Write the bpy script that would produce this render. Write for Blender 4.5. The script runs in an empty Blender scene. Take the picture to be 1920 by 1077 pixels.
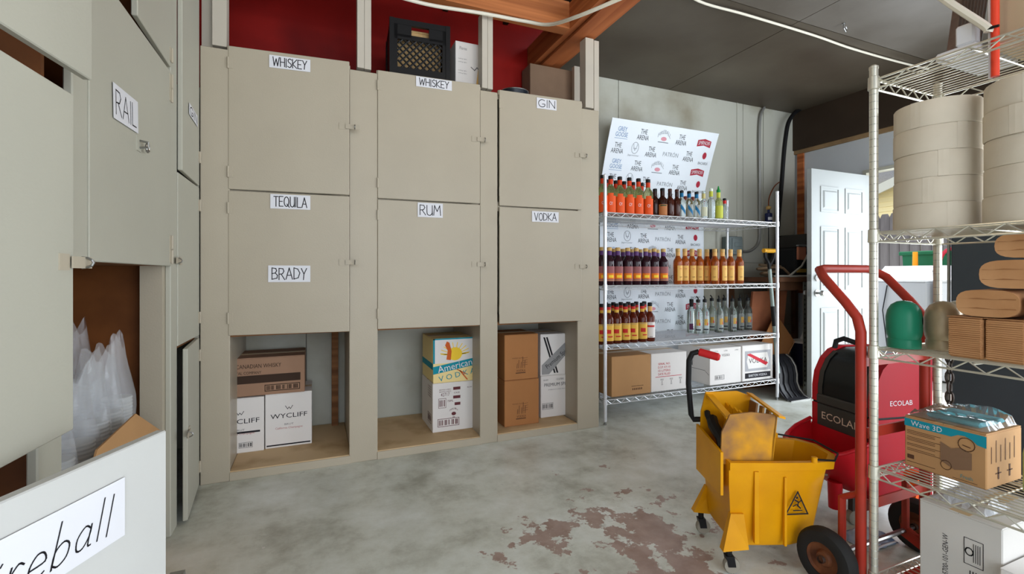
import bpy, bmesh, math, random
from mathutils import Vector, Matrix
random.seed(7)
sc = bpy.context.scene
COL = sc.collection
# ------------------------------------------------------------------ camera
F, CX, CY, CAM_H, YAW = 880.0, 960.0, 515.0, 1.10, math.radians(22.7)
cam_d = bpy.data.cameras.new('camera'); cam_d.sensor_width = 36.0
cam_d.lens = 36.0 * F / 1920.0
cam_d.shift_y = -(538.5 - CY) / 1920.0
cam_d.clip_start = 0.02
cam = bpy.data.objects.new('camera', cam_d); COL.objects.link(cam)
cam.location = (0, 0, CAM_H); cam.rotation_euler = (math.pi / 2, 0, -YAW)
sc.camera = cam
# ------------------------------------------------------------------ light
world = bpy.data.worlds.new('sky'); sc.world = world; world.use_nodes = True
wn = world.node_tree.nodes
wn['Background'].inputs[0].default_value = (0.80, 0.88, 1.0, 1)
wn['Background'].inputs[1].default_value = 2.2
sun_d = bpy.data.lights.new('sun', 'SUN'); sun_d.energy = 7.0; sun_d.angle = 0.05; sun_d.color = (1.0, 0.95, 0.88)
sun = bpy.data.objects.new('sun', sun_d); COL.objects.link(sun)
sun.rotation_euler = (0, math.radians(24), math.radians(8)); sun.location = (8, 4, 9)
day_d = bpy.data.lights.new('garage_daylight', 'AREA'); day_d.shape = 'RECTANGLE'
day_d.size = 5.0; day_d.size_y = 2.4; day_d.energy = 112; day_d.color = (0.90, 0.95, 1.0)
day = bpy.data.objects.new('garage_daylight', day_d); COL.objects.link(day)
day.location = (1.8, -2.4, 1.5); day.rotation_euler = (math.radians(90), 0, 0)
side_fill_d = bpy.data.lights.new('added_side_fill', 'AREA'); side_fill_d.shape = 'RECTANGLE'  # unseen side source, added to brighten the right ceiling and the floor
side_fill_d.size = 2.1; side_fill_d.size_y = 2.1; side_fill_d.energy = 165; side_fill_d.color = (0.84, 0.92, 1.0)
side_fill = bpy.data.objects.new('added_side_fill', side_fill_d); COL.objects.link(side_fill)
side_fill.location = (4.84, -.75, 1.2); side_fill.rotation_euler = (math.radians(90), 0, math.radians(90))
day3_d = bpy.data.lights.new('doorway_daylight', 'AREA'); day3_d.shape = 'RECTANGLE'
day3_d.size = .60; day3_d.size_y = 1.95; day3_d.energy = 40; day3_d.color = (0.86, 0.93, 1.0)
day3 = bpy.data.objects.new('doorway_daylight', day3_d); COL.objects.link(day3)
day3.location = (4.98, 2.26, 1.02); day3.rotation_euler = (math.radians(90), 0, math.radians(90))
sc.view_settings.view_transform = 'Standard'; sc.view_settings.look = 'None'
sc.view_settings.gamma = 1.0; sc.view_settings.use_curve_mapping = False
sc.view_settings.exposure = -0.10
# ------------------------------------------------------------------ places in the photograph -> places in the room
SY, CYW = math.sin(YAW), math.cos(YAW)
def ray(px, py):
    s = (px - CX) / F
    return Vector((SY + s * CYW, CYW - s * SY, (CY - py) / F))
def at(px, py, t): d = ray(px, py); return Vector((0, 0, CAM_H)) + d * t
def onX(px, py, x): d = ray(px, py); return at(px, py, x / d.x)
def onY(px, py, y): d = ray(px, py); return at(px, py, y / d.y)
def onZ(px, py, z): d = ray(px, py); return at(px, py, (z - CAM_H) / d.z)
def onV(px, py, A, B):
    d = ray(px, py); nx, ny = B[1] - A[1], -(B[0] - A[0])
    return at(px, py, (A[0] * nx + A[1] * ny) / (d.x * nx + d.y * ny))
# ------------------------------------------------------------------ materials
MC = {}
def srgb(c):
    return tuple(((v / 255.0) / 12.92 if v / 255.0 <= 0.04045 else ((v / 255.0 + 0.055) / 1.055) ** 2.4) for v in c)
def mat(name, rgb, rough=0.6, metal=0.0, var=0.0, vscale=6.0, bump=0.0, bscale=60.0, trans=0.0, ior=1.3,
        emit=0.0, rgb2=None, spec=0.5, stretch=None, alpha=1.0, coat=0.0, lo=0.35, hi=0.65):
    if name in MC: return MC[name]
    m = bpy.data.materials.new(name); m.use_nodes = True
    nt = m.node_tree; b = nt.nodes['Principled BSDF']; L = nt.links.new
    c = srgb(rgb)
    b.inputs['Base Color'].default_value = (*c, 1); b.inputs['Roughness'].default_value = rough
    b.inputs['Metallic'].default_value = metal; b.inputs['Transmission Weight'].default_value = trans
    b.inputs['IOR'].default_value = ior; b.inputs['Specular IOR Level'].default_value = spec
    b.inputs['Alpha'].default_value = alpha; b.inputs['Coat Weight'].default_value = coat
    if emit:
        b.inputs['Emission Color'].default_value = (*c, 1); b.inputs['Emission Strength'].default_value = emit
    tc = nt.nodes.new('ShaderNodeTexCoord'); mp = nt.nodes.new('ShaderNodeMapping')
    L(tc.outputs['Object'], mp.inputs['Vector'])
    if stretch: mp.inputs['Scale'].default_value = stretch
    n = nt.nodes.new('ShaderNodeTexNoise'); n.inputs['Scale'].default_value = vscale; n.inputs['Detail'].default_value = 6
    L(mp.outputs[0], n.inputs['Vector'])
    if var or rgb2:
        r = nt.nodes.new('ShaderNodeValToRGB')
        c2 = srgb(rgb2) if rgb2 else tuple(v * (1 - var) for v in c)
        r.color_ramp.elements[0].position = lo; r.color_ramp.elements[1].position = hi
        r.color_ramp.elements[0].color = (*c2, 1); r.color_ramp.elements[1].color = (*c, 1)
        L(n.outputs['Fac'], r.inputs[0]); L(r.outputs[0], b.inputs['Base Color'])
    if bump:
        n2 = nt.nodes.new('ShaderNodeTexNoise'); n2.inputs['Scale'].default_value = bscale; n2.inputs['Detail'].default_value = 4
        L(mp.outputs[0], n2.inputs['Vector'])
        bp = nt.nodes.new('ShaderNodeBump'); bp.inputs['Strength'].default_value = bump; bp.inputs['Distance'].default_value = 0.004
        L(n2.outputs['Fac'], bp.inputs['Height']); L(bp.outputs[0], b.inputs['Normal'])
    MC[name] = m
    return m
# ------------------------------------------------------------------ mesh builder
WM = {}   # world matrices of things, by object
def MAT(loc, rz=0.0): return Matrix.Translation(Vector(loc)) @ Matrix.Rotation(rz, 4, 'Z')
class MB:
    def __init__(s): s.v = []; s.f = []
    def add(s, vs, fs):
        o = len(s.v); s.v += [Vector(p) for p in vs]; s.f += [tuple(i + o for i in f) for f in fs]; return s
    def hexa(s, p):   # bottom 4 ccw, top 4 ccw
        return s.add(p, [(3, 2, 1, 0), (4, 5, 6, 7), (0, 1, 5, 4), (1, 2, 6, 5), (2, 3, 7, 6), (3, 0, 4, 7)])
    def box(s, x0, x1, y0, y1, z0, z1):
        return s.hexa([(x0, y0, z0), (x1, y0, z0), (x1, y1, z0), (x0, y1, z0), (x0, y0, z1), (x1, y0, z1), (x1, y1, z1), (x0, y1, z1)])
    def bbox(s, x0, x1, y0, y1, z0, z1, b=0.004):  # box with chamfered edges
        X, Y, Z = (x0, x1), (y0, y1), (z0, z1); vs = []; idx = {}
        for i in (0, 1):
            for j in (0, 1):
                for k in (0, 1):
                    sx, sy, sz = 1 - 2 * i, 1 - 2 * j, 1 - 2 * k
                    for a in range(3):
                        p = [X[i] + sx * b, Y[j] + sy * b, Z[k] + sz * b]
                        p[a] = (X[i], Y[j], Z[k])[a]
                        idx[(i, j, k, a)] = len(vs); vs.append(tuple(p))
        fs = []
        for a in range(3):
            b1, c1 = (a + 1) % 3, (a + 2) % 3
            for e in (0, 1):
                q = []
                for (u, w) in ((0, 0), (1, 0), (1, 1), (0, 1)):
                    t = [0, 0, 0]; t[a] = e; t[b1] = u; t[c1] = w
                    q.append(idx[(*t, a)])
                fs.append(tuple(q) if e else tuple(reversed(q)))
            for u in (0, 1):
                for w in (0, 1):
                    t0 = [0, 0, 0]; t0[b1] = u; t0[c1] = w; t1 = list(t0); t1[a] = 1
                    q = (idx[(*t0, b1)], idx[(*t1, b1)], idx[(*t1, c1)], idx[(*t0, c1)])
                    fs.append(q if (u ^ w) == 0 else tuple(reversed(q)))
        for i in (0, 1):
            for j in (0, 1):
                for k in (0, 1):
                    q = (idx[(i, j, k, 0)], idx[(i, j, k, 1)], idx[(i, j, k, 2)])
                    fs.append(q if (i + j + k) % 2 else tuple(reversed(q)))
        return s.add(vs, fs)
    def tube(s, pts, r, n=8, cap=True, closed=False):
        pts = [Vector(p) for p in pts]; N = len(pts); rs = r if isinstance(r, (list, tuple)) else [r] * N
        vs = []; fs = []; prev = None
        for i, p in enumerate(pts):
            if closed: d = pts[(i + 1) % N] - pts[i - 1]
            else: d = (pts[min(i + 1, N - 1)] - pts[max(i - 1, 0)])
            d.normalize()
            if prev is None:
                up = Vector((0, 0, 1)) if abs(d.z) < 0.9 else Vector((1, 0, 0))
                a = d.cross(up).normalized()
            else:
                a = (prev - d * prev.dot(d)).normalized()
            prev = a; b = d.cross(a)
            for k in range(n):
                t = 2 * math.pi * k / n
                vs.append(p + a * (rs[i] * math.cos(t)) + b * (rs[i] * math.sin(t)))
        M = N if closed else N - 1
        for i in range(M):
            for k in range(n):
                j = (i + 1) % N
                fs.append((i * n + k, i * n + (k + 1) % n, j * n + (k + 1) % n, j * n + k))
        if cap and not closed:
            fs.append(tuple(reversed(range(n)))); fs.append(tuple((N - 1) * n + k for k in range(n)))
        return s.add(vs, fs)
    def lathe(s, prof, n=20, c=(0, 0, 0), a0=0.0, a1=2 * math.pi, cap=True):
        full = abs(a1 - a0 - 2 * math.pi) < 1e-6; m = n if full else n + 1
        vs = []; fs = []
        for (r, z) in prof:
            for k in range(m):
                t = a0 + (a1 - a0) * k / n
                vs.append((c[0] + r * math.cos(t), c[1] + r * math.sin(t), c[2] + z))
        for i in range(len(prof) - 1):
            for k in range(n):
                j = (k + 1) % m
                fs.append((i * m + k, i * m + j, (i + 1) * m + j, (i + 1) * m + k))
        if cap and full:
            fs.append(tuple(reversed(range(n)))); fs.append(tuple((len(prof) - 1) * n + k for k in range(n)))
        return s.add(vs, fs)
    def prism(s, poly, fr, d):   # 2D polygon in frame fr=(o,u,v,w), extruded by d along w
        o, u, v, w = [Vector(q) for q in fr]; n = len(poly)
        vs = [o + u * p[0] + v * p[1] for p in poly] + [o + u * p[0] + v * p[1] + w * d for p in poly]
        fs = [tuple(reversed(range(n))), tuple(range(n, 2 * n))] + [(i, (i + 1) % n, n + (i + 1) % n, n + i) for i in range(n)]
        return s.add(vs, fs)
    def quad(s, fr, x0, x1, y0, y1, off=0.0):
        o, u, v, w = [Vector(q) for q in fr]
        return s.add([o + u * a + v * b + w * off for a, b in ((x0, y0), (x1, y0), (x1, y1), (x0, y1))], [(0, 1, 2, 3)])
    def loft(s, rings, cap=True):
        n = len(rings[0]); vs = [p for r in rings for p in r]; fs = []
        for i in range(len(rings) - 1):
            for k in range(n): fs.append((i * n + k, i * n + (k + 1) % n, (i + 1) * n + (k + 1) % n, (i + 1) * n + k))
        if cap: fs += [tuple(reversed(range(n))), tuple((len(rings) - 1) * n + k for k in range(n))]
        return s.add(vs, fs)
    def move(s, M): s.v = [M @ p for p in s.v]; return s
    def build(s, name, material, parent=None, smooth=False, world=False, fix=True):
        if world and parent is not None:
            inv = WM[parent].inverted(); vs = [inv @ p for p in s.v]
        else: vs = s.v
        me = bpy.data.meshes.new(name); me.from_pydata([tuple(p) for p in vs], [], s.f)
        if fix:
            bm = bmesh.new(); bm.from_mesh(me); bmesh.ops.recalc_face_normals(bm, faces=bm.faces); bm.to_mesh(me); bm.free()
        me.materials.append(material)
        if smooth:
            me.polygons.foreach_set('use_smooth', [True] * len(me.polygons))
            try: me.set_sharp_from_angle(angle=math.radians(38))
            except Exception: pass
        ob = bpy.data.objects.new(name, me); COL.objects.link(ob)
        if parent is not None: ob.parent = parent; WM[ob] = WM[parent]
        else: WM[ob] = Matrix.Identity(4)
        return ob
def thing(name, label, cat, loc=(0, 0, 0), rz=0.0, group=None):
    o = bpy.data.objects.new(name, None); COL.objects.link(o); o.empty_display_size = 0.1
    o.location = loc; o.rotation_euler = (0, 0, rz); WM[o] = MAT(loc, rz)
    o['label'] = label; o['category'] = cat
    if group: o['group'] = group
    return o
def tag(o, label, cat, group=None):
    o['label'] = label; o['category'] = cat
    if group: o['group'] = group
    return o
def struct(o): o['kind'] = 'structure'; return o
def dup(root, loc, rz, label, group=None):
    def cp(o, par):
        c = o.copy(); COL.objects.link(c)
        if par is not None: c.parent = par
        for ch in list(o.children): cp(ch, c)
        return c
    r = cp(root, None); r.location = loc; r.rotation_euler = (0, 0, rz); WM[r] = MAT(loc, rz)
    r['label'] = label
    if group: r['group'] = group
    return r
# ------------------------------------------------------------------ lettering
TXT = {}
def glyphs(text, ls=1.0):
    if text in TXT: return TXT[text]
    cu = bpy.data.curves.new('t', 'FONT'); cu.body = text; cu.align_x = 'CENTER'; cu.resolution_u = 2; cu.space_line = 0.85
    ob = bpy.data.objects.new('t', cu); COL.objects.link(ob)
    dg = bpy.context.evaluated_depsgraph_get()
    me = bpy.data.meshes.new_from_object(ob.evaluated_get(dg))
    vs = [(v.co.x, v.co.y) for v in me.vertices]; fs = [tuple(p.vertices) for p in me.polygons]
    bpy.data.objects.remove(ob); bpy.data.curves.remove(cu); bpy.data.meshes.remove(me)
    xs = [v[0] for v in vs]; ys = [v[1] for v in vs]
    x0, x1, y0, y1 = min(xs), max(xs), min(ys), max(ys)
    vs = [((x - (x0 + x1) / 2) / (x1 - x0), (y - (y0 + y1) / 2) / (y1 - y0)) for x, y in vs]
    TXT[text] = (vs, fs); return TXT[text]
def put_text(mb, text, fn, cx, cy, w, h, arc=0.0, rot=0.0):   # fn(u, v) -> point
    vs, fs = glyphs(text); c, s = math.cos(rot), math.sin(rot)
    pts = []
    for x, y in vs:
        X, Y = x * w, y * h + arc * (1 - 4 * x * x)
        pts.append(fn(cx + X * c - Y * s, cy + X * s + Y * c))
    mb.add(pts, fs)
def put_poly(mb, poly, fn):
    mb.add([fn(*p) for p in poly], [tuple(range(len(poly)))])
def put_rect(mb, x0, x1, y0, y1, fn): put_poly(mb, [(x0, y0), (x1, y0), (x1, y1), (x0, y1)], fn)
def put_line(mb, pts, t, fn):
    for a, b in zip(pts[:-1], pts[1:]):
        dx, dy = b[0] - a[0], b[1] - a[1]; L = math.hypot(dx, dy) or 1e-6
        nx, ny = -dy / L * t / 2, dx / L * t / 2; ex, ey = dx / L * t / 2, dy / L * t / 2
        put_poly(mb, [(a[0] - ex + nx, a[1] - ey + ny), (a[0] - ex - nx, a[1] - ey - ny), (b[0] + ex - nx, b[1] + ey - ny), (b[0] + ex + nx, b[1] + ey + ny)], fn)
def put_barcode(mb, x0, x1, y0, y1, fn, n=22):
    w = (x1 - x0) / n; rnd = random.Random(3)
    put_line(mb, [(x0, y0), (x1, y0), (x1, y1), (x0, y1), (x0, y0)], w * 0.5, fn)
    for i in range(1, n - 1):
        if rnd.random() < 0.75:
            put_rect(mb, x0 + w * i, x0 + w * (i + 0.3 + 0.5 * rnd.random()), y0 + (y1 - y0) * .15, y1 - (y1 - y0) * .15, fn)
def frame_fn(o, u, v, off):
    o, u, v = Vector(o), Vector(u).normalized(), Vector(v).normalized(); w = u.cross(v).normalized()
    return lambda a, b: o + u * a + v * b + w * off
def arc_pts(cx, cy, rx, ry, a0, a1, n=10):
    return [(cx + rx * math.cos(math.radians(a0 + (a1 - a0) * i / n)), cy + ry * math.sin(math.radians(a0 + (a1 - a0) * i / n))) for i in range(n + 1)]
# pen strokes, each letter in a box one unit high
PEN = {
 'A': (.6, [[(0, 0), (.3, 1), (.6, 0)], [(.1, .35), (.5, .35)]]), 'B': (.5, [[(0, 0), (0, 1), (.35, .95), (.42, .75), (.3, .55), (0, .5)], [(.3, .55), (.5, .35), (.45, .1), (0, 0)]]),
 'D': (.55, [[(0, 0), (0, 1), (.35, .9), (.55, .55), (.4, .12), (0, 0)]]), 'E': (.45, [[(.45, 1), (0, 1), (0, 0), (.45, 0)], [(0, .5), (.35, .5)]]),
 'G': (.6, [[(.55, .9), (.3, 1), (.08, .8), (0, .45), (.12, .1), (.35, 0), (.55, .15), (.57, .4), (.35, .4)]]), 'H': (.5, [[(0, 0), (0, 1)], [(.5, 0), (.5, 1)], [(0, .5), (.5, .5)]]),
 'I': (.1, [[(.05, 0), (.05, 1)]]), 'K': (.5, [[(0, 0), (0, 1)], [(.5, 1), (0, .45), (.5, 0)]]), 'L': (.42, [[(0, 1), (0, 0), (.42, 0)]]),
 'M': (.65, [[(0, 0), (.08, 1), (.32, .4), (.57, 1), (.65, 0)]]), 'N': (.52, [[(0, 0), (0, 1), (.52, 0), (.52, 1)]]), 'O': (.55, [arc_pts(.275, .5, .275, .5, 90, 450, 14)]),
 'Q': (.6, [arc_pts(.28, .5, .28, .48, 90, 450, 14), [(.35, .25), (.62, -.06)]]), 'R': (.5, [[(0, 0), (0, 1), (.35, .97), (.45, .75), (.32, .52), (0, .48)], [(.2, .48), (.52, 0)]]),
 'S': (.45, [[(.45, .9), (.25, 1), (.05, .85), (.1, .62), (.38, .42), (.43, .2), (.25, 0), (0, .1)]]), 'T': (.5, [[(0, 1), (.5, 1)], [(.25, 1), (.25, 0)]]),
 'U': (.5, [[(0, 1), (.02, .2), (.2, 0), (.38, .05), (.5, .3), (.5, 1)], [(.5, 1), (.52, 0)]]), 'V': (.55, [[(0, 1), (.26, 0), (.55, 1)]]),
 'W': (.75, [[(0, 1), (.15, 0), (.38, .8), (.55, 0), (.75, 1)]]), 'Y': (.5, [[(0, 1), (.25, .5), (.5, 1)], [(.25, .5), (.2, 0)]]),
 'F': (.5, [[(.05, 0), (.05, 1), (.5, 1)], [(.05, .52), (.4, .52)]]), 'i': (.15, [[(.05, 0), (.08, .55)], [(.1, .72), (.12, .76)]]),
 'r': (.32, [[(.02, 0), (.06, .55), (.06, .4), (.2, .56), (.32, .5)]]), 'e': (.4, [[(.02, .28), (.36, .32), (.3, .52), (.14, .55), (.02, .35), (.05, .1), (.2, 0), (.38, .1)]]),
 'b': (.42, [[(.05, 1), (.03, 0), (.04, .35), (.22, .5), (.38, .38), (.36, .12), (.18, 0), (.03, .08)]]), 'a': (.42, [[(.36, .42), (.2, .52), (.03, .32), (.06, .05), (.22, .02), (.36, .25), (.37, .5), (.36, .05), (.44, .0)]]),
 'l': (.14, [[(.06, 1), (.07, 0)]]), ' ': (.3, []),
}
def pen_text(mb, text, fn, cx, cy, w, h, t):
    gap = .14; tot = sum(PEN[c][0] for c in text) + gap * (len(text) - 1); x = 0; k = w / tot
    rnd = random.Random(text)
    def soft(st):
        if len(st) < 3: return st
        out = []
        for i in range(len(st) - 1):
            q = [st[max(i - 1, 0)], st[i], st[i + 1], st[min(i + 2, len(st) - 1)]]
            for k in range(4):
                u = k / 4; out.append(tuple(.5 * (2 * q[1][d] + (q[2][d] - q[0][d]) * u + (2 * q[0][d] - 5 * q[1][d] + 4 * q[2][d] - q[3][d]) * u * u + (3 * q[1][d] - q[0][d] - 3 * q[2][d] + q[3][d]) * u ** 3) for d in (0, 1)))
        return out + [st[-1]]
    for c in text:
        dy = rnd.uniform(-.03, .03)
        for st in PEN[c][1]:
            put_line(mb, [(cx - w / 2 + (x + p[0]) * k, cy + (p[1] - .5 + dy) * h) for p in (soft(st) if c.islower() or c in 'SGUQ' else st)], t, fn)
        x += PEN[c][0] + gap
# ------------------------------------------------------------------ shared materials
CREAM = mat('cream_paint', (176, 166, 147), .36, var=.05, vscale=2.5, bump=.12, bscale=140)
WHITEP = mat('white_paint', (178, 176, 162), .45, var=.04, vscale=3, bump=.1, bscale=120)
RAWPLY = mat('raw_plywood', (150, 104, 66), .7, rgb2=(112, 72, 42), vscale=3, stretch=(1, 1, 9))
BROWNP = mat('brown_hardboard', (122, 72, 34), .6, rgb2=(92, 52, 22), vscale=4)
LUMBER = mat('orange_lumber', (190, 112, 64), .6, rgb2=(146, 78, 42), vscale=5, stretch=(1, .15, 6), bump=.15, bscale=40)
LUMBERX = mat('orange_lumber_long', (182, 112, 66), .6, rgb2=(140, 80, 44), vscale=5, stretch=(.15, 1, 6), bump=.15, bscale=40)
TAN = mat('tan_shelf_board', (206, 178, 138), .6, rgb2=(160, 128, 88), vscale=3.2, lo=.28, hi=.5)
CARD = mat('corrugated_cardboard', (186, 142, 96), .8, var=.08, vscale=5)
CARDD = mat('brown_cardboard', (172, 118, 72), .8, var=.08, vscale=5)
CARDW = mat('white_carton', (226, 222, 218), .7, var=.03, vscale=5)
INK = mat('black_ink', (38, 36, 40), .8)
INKG = mat('grey_ink', (120, 118, 120), .8)
INKB = mat('brown_ink', (92, 62, 44), .8)
INKR = mat('red_ink', (196, 44, 58), .7)
PAPER = mat('white_paper', (218, 218, 222), .7)
CHROME = mat('zinc_wire', (226, 228, 232), .3, .55, var=.06, vscale=30)
WIREC = mat('aged_zinc_wire', (214, 210, 194), .32, .6, var=.1, vscale=30)
STEEL = mat('steel', (170, 170, 168), .35, 1.0, var=.15, vscale=40)
BLACKP = mat('black_plastic', (24, 24, 25), .45)
RUBBER = mat('tire_rubber', (38, 37, 36), .75, bump=.2, bscale=80)
DARK = mat('dark_brown_paint', (58, 46, 36), .6, var=.2, vscale=3)
# ------------------------------------------------------------------ floor
def floor_material():
    m = bpy.data.materials.new('painted_concrete'); m.use_nodes = True; nt = m.node_tree; L = nt.links.new; N = nt.nodes.new
    b = nt.nodes['Principled BSDF']; tc = N('ShaderNodeTexCoord')
    def noise(scale, det=8, rough=.6):
        n = N('ShaderNodeTexNoise'); n.inputs['Scale'].default_value = scale; n.inputs['Detail'].default_value = det
        n.inputs['Roughness'].default_value = rough; L(tc.outputs['Object'], n.inputs['Vector']); return n.outputs['Fac']
    def ramp(src, stops):
        r = N('ShaderNodeValToRGB'); e = r.color_ramp.elements
        e[0].position, e[0].color = stops[0][0], (*stops[0][1], 1); e[1].position, e[1].color = stops[-1][0], (*stops[-1][1], 1)
        for p, c in stops[1:-1]: q = e.new(p); q.color = (*c, 1)
        L(src, r.inputs[0]); return r.outputs[0]
    def mix(f, a, c2):
        x = N('ShaderNodeMix'); x.data_type = 'RGBA'; L(f, x.inputs[0]); L(a, x.inputs[6]); L(c2, x.inputs[7]); return x.outputs[2]
    def math_(op, a, c2=None, v=None):
        x = N('ShaderNodeMath'); x.operation = op; L(a, x.inputs[0])
        if c2 is not None: L(c2, x.inputs[1])
        if v is not None: x.inputs[1].default_value = v
        return x.outputs[0]
    paint = ramp(noise(2.6, 12, .68), [(.34, srgb((166, 166, 152))), (.5, srgb((206, 209, 198))), (.66, srgb((226, 230, 224)))])
    bare = ramp(noise(9), [(.3, srgb((148, 124, 112))), (.7, srgb((178, 158, 148)))])
    # worn area where traffic crosses the middle of the room
    mp = N('ShaderNodeMapping'); mp.inputs['Location'].default_value = (-1.15, -1.50, 0); mp.inputs['Scale'].default_value = (.95, .95, 0)
    L(tc.outputs['Object'], mp.inputs['Vector'])
    ln = N('ShaderNodeVectorMath'); ln.operation = 'LENGTH'; L(mp.outputs[0], ln.inputs[0])
    fall = N('ShaderNodeMapRange'); fall.inputs[1].default_value = .1; fall.inputs[2].default_value = .95; fall.inputs[3].default_value = .085; fall.inputs[4].default_value = -.16
    L(ln.outputs['Value'], fall.inputs[0])
    wear = math_('ADD', noise(4.2, 12, .66), fall.outputs[0])
    worn = N('ShaderNodeValToRGB'); worn.color_ramp.elements[0].position = .545; worn.color_ramp.elements[1].position = .56
    L(wear, worn.inputs[0])
    c = mix(worn.outputs[0], paint, bare)
    scuff = N('ShaderNodeValToRGB'); scuff.color_ramp.elements[0].position = .62; scuff.color_ramp.elements[1].position = .70
    L(noise(5.5, 12, .75), scuff.inputs[0])
    dk = N('ShaderNodeRGB'); dk.outputs[0].default_value = (*srgb((138, 138, 128)), 1)
    sc_f = math_('MULTIPLY', scuff.outputs[0], v=.7)
    c = mix(sc_f, c, dk.outputs[0])
    sp = N('ShaderNodeTexVoronoi'); sp.inputs['Scale'].default_value = 7; L(tc.outputs['Object'], sp.inputs['Vector'])
    spk = math_('LESS_THAN', sp.outputs['Distance'], v=.045)
    wh = N('ShaderNodeRGB'); wh.outputs[0].default_value = (*srgb((214, 212, 206)), 1)
    c = mix(spk, c, wh.outputs[0])
    L(c, b.inputs['Base Color'])
    b.inputs['Roughness'].default_value = .33
    bp = N('ShaderNodeBump'); bp.inputs['Strength'].default_value = .25; bp.inputs['Distance'].default_value = .004
    hs = math_('MULTIPLY', worn.outputs[0], v=-.6); hh = math_('ADD', hs, noise(22, 8, .7)); L(hh, bp.inputs['Height']); L(bp.outputs[0], b.inputs['Normal'])
    return m
WALL_Y, WALL_X, CEIL = 3.55, 4.86, 2.86
struct(MB().box(-1.3, WALL_X + .1, -2.6, WALL_Y + .1, -.1, 0).build('floor', floor_material()))
# ------------------------------------------------------------------ back wall of painted boards
WB = mat('white_wallboard', (184, 184, 172), .55, rgb2=(152, 146, 128), vscale=1.6, lo=.3, hi=.5, bump=.08, bscale=90)
wb = struct(MB().box(-1.3, WALL_X + .1, WALL_Y + .012, WALL_Y + .1, 0, 3.3).build('wall_back', mat('wall_core', (120, 116, 108), .8)))
xs = [-1.28, -.06, 1.16, 1.86, 2.53, 4.07, 4.36, 4.85]
for a, b in zip(xs[:-1], xs[1:]):
    for z0, z1 in ((0.0, 1.22), (1.224, 2.40), (2.404, 2.86)):
        if a >= 1.86 and z0 > 1: 
            if z0 > 2: continue
            z1 = 2.86
        if a < 1.8 and z0 > 2: continue
        MB().box(a + .003, b - .003, WALL_Y, WALL_Y + .014, z0, min(z1, 2.30) if a < 1.8 else z1).build('wall_panel', WB, wb)
RED = mat('red_wall_paint', (150, 22, 16), .5, rgb2=(112, 14, 12), vscale=1.5, lo=.3, hi=.6)
MB().box(-1.28, 1.86, WALL_Y - .004, WALL_Y + .012, 2.30, 3.28).build('red_panel', RED, wb)
for x in (3.98, 4.36):
    MB().box(x, x + .012, WALL_Y - .006, WALL_Y + .001, 1.2, 2.86).build('batten', WB, wb)
# ------------------------------------------------------------------ right wall with the doorway
DY0, DY1, DTOP = 1.93, 2.83, 2.07
WR = mat('grey_white_wall', (196, 200, 204), .6, var=.08, vscale=2)
wr = struct(MB().box(WALL_X, WALL_X + .1, DY1 + .03, WALL_Y + .1, 0, 2.9).box(WALL_X, WALL_X + .1, .4, DY0 - .03, 0, 2.9).box(WALL_X, WALL_X + .1, -2.6, -1.9, 0, 2.9).box(WALL_X, WALL_X + .1, -1.9, .4, 2.3, 2.9)  # the near gap under the lintel is added for the side fill light
            .box(WALL_X, WALL_X + .1, DY0 - .03, DY1 + .03, DTOP + .03, 2.9).build('wall_right', WR))
MB().box(WALL_X - .05, WALL_X, -2.6, WALL_Y, 2.45, 2.86).build('header_beam', DARK, wr)
MB().box(WALL_X - .03, WALL_X, -2.6, WALL_Y, 2.41, 2.45).build('wood_ledger', mat('pale_raw_wood', (150, 122, 88), .7, var=.2, vscale=8), wr)
MB().box(WALL_X - .02, WALL_X, WALL_Y - .10, WALL_Y - .03, .9, 2.41).build('corner_batten', LUMBER, wr)
fr = struct(MB().box(WALL_X - .01, WALL_X + .1, DY0 - .03, DY0, 0, DTOP).box(WALL_X - .01, WALL_X + .1, DY1, DY1 + .03, 0, DTOP)
            .box(WALL_X - .01, WALL_X + .1, DY0 - .03, DY1 + .03, DTOP, DTOP + .03).build('trim_1', WHITEP))
# ------------------------------------------------------------------ left wall, wall beside the camera side
struct(MB().box(-1.34, -1.3, -2.6, WALL_Y + .1, 0, 3.3).build('wall_left', WR))
# ------------------------------------------------------------------ ceilings
CEILM = mat('dark_ceiling_board', (112, 106, 99), .42, rgb2=(80, 72, 62), vscale=1.4, lo=.3, hi=.7, bump=.05)
CEILB = mat('brown_shaded_ceiling_board', (88, 80, 68), .45, rgb2=(66, 56, 46), vscale=1.4, lo=.3, hi=.7, bump=.05)  # back row: dimmer light there painted in as a browner, darker board colour
ce = struct(MB().box(1.9, WALL_X + .1, -2.6, WALL_Y + .1, CEIL + .012, CEIL + .06).build('ceiling', DARK))
ys = [-2.6, -1.4, -.2, 1.02, 2.24, 3.55]
for i in range(len(ys) - 1):
    for a, b in ((1.88, 3.1), (3.1, WALL_X)):
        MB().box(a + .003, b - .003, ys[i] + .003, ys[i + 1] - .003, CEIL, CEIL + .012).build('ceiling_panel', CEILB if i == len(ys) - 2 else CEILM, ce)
ceu = struct(MB().box(-1.34, 1.95, -2.6, WALL_Y + .1, 3.28, 3.34).build('ceiling_upper', mat('dark_roof_boards', (34, 28, 24), .8, var=.3, vscale=4)))
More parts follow.
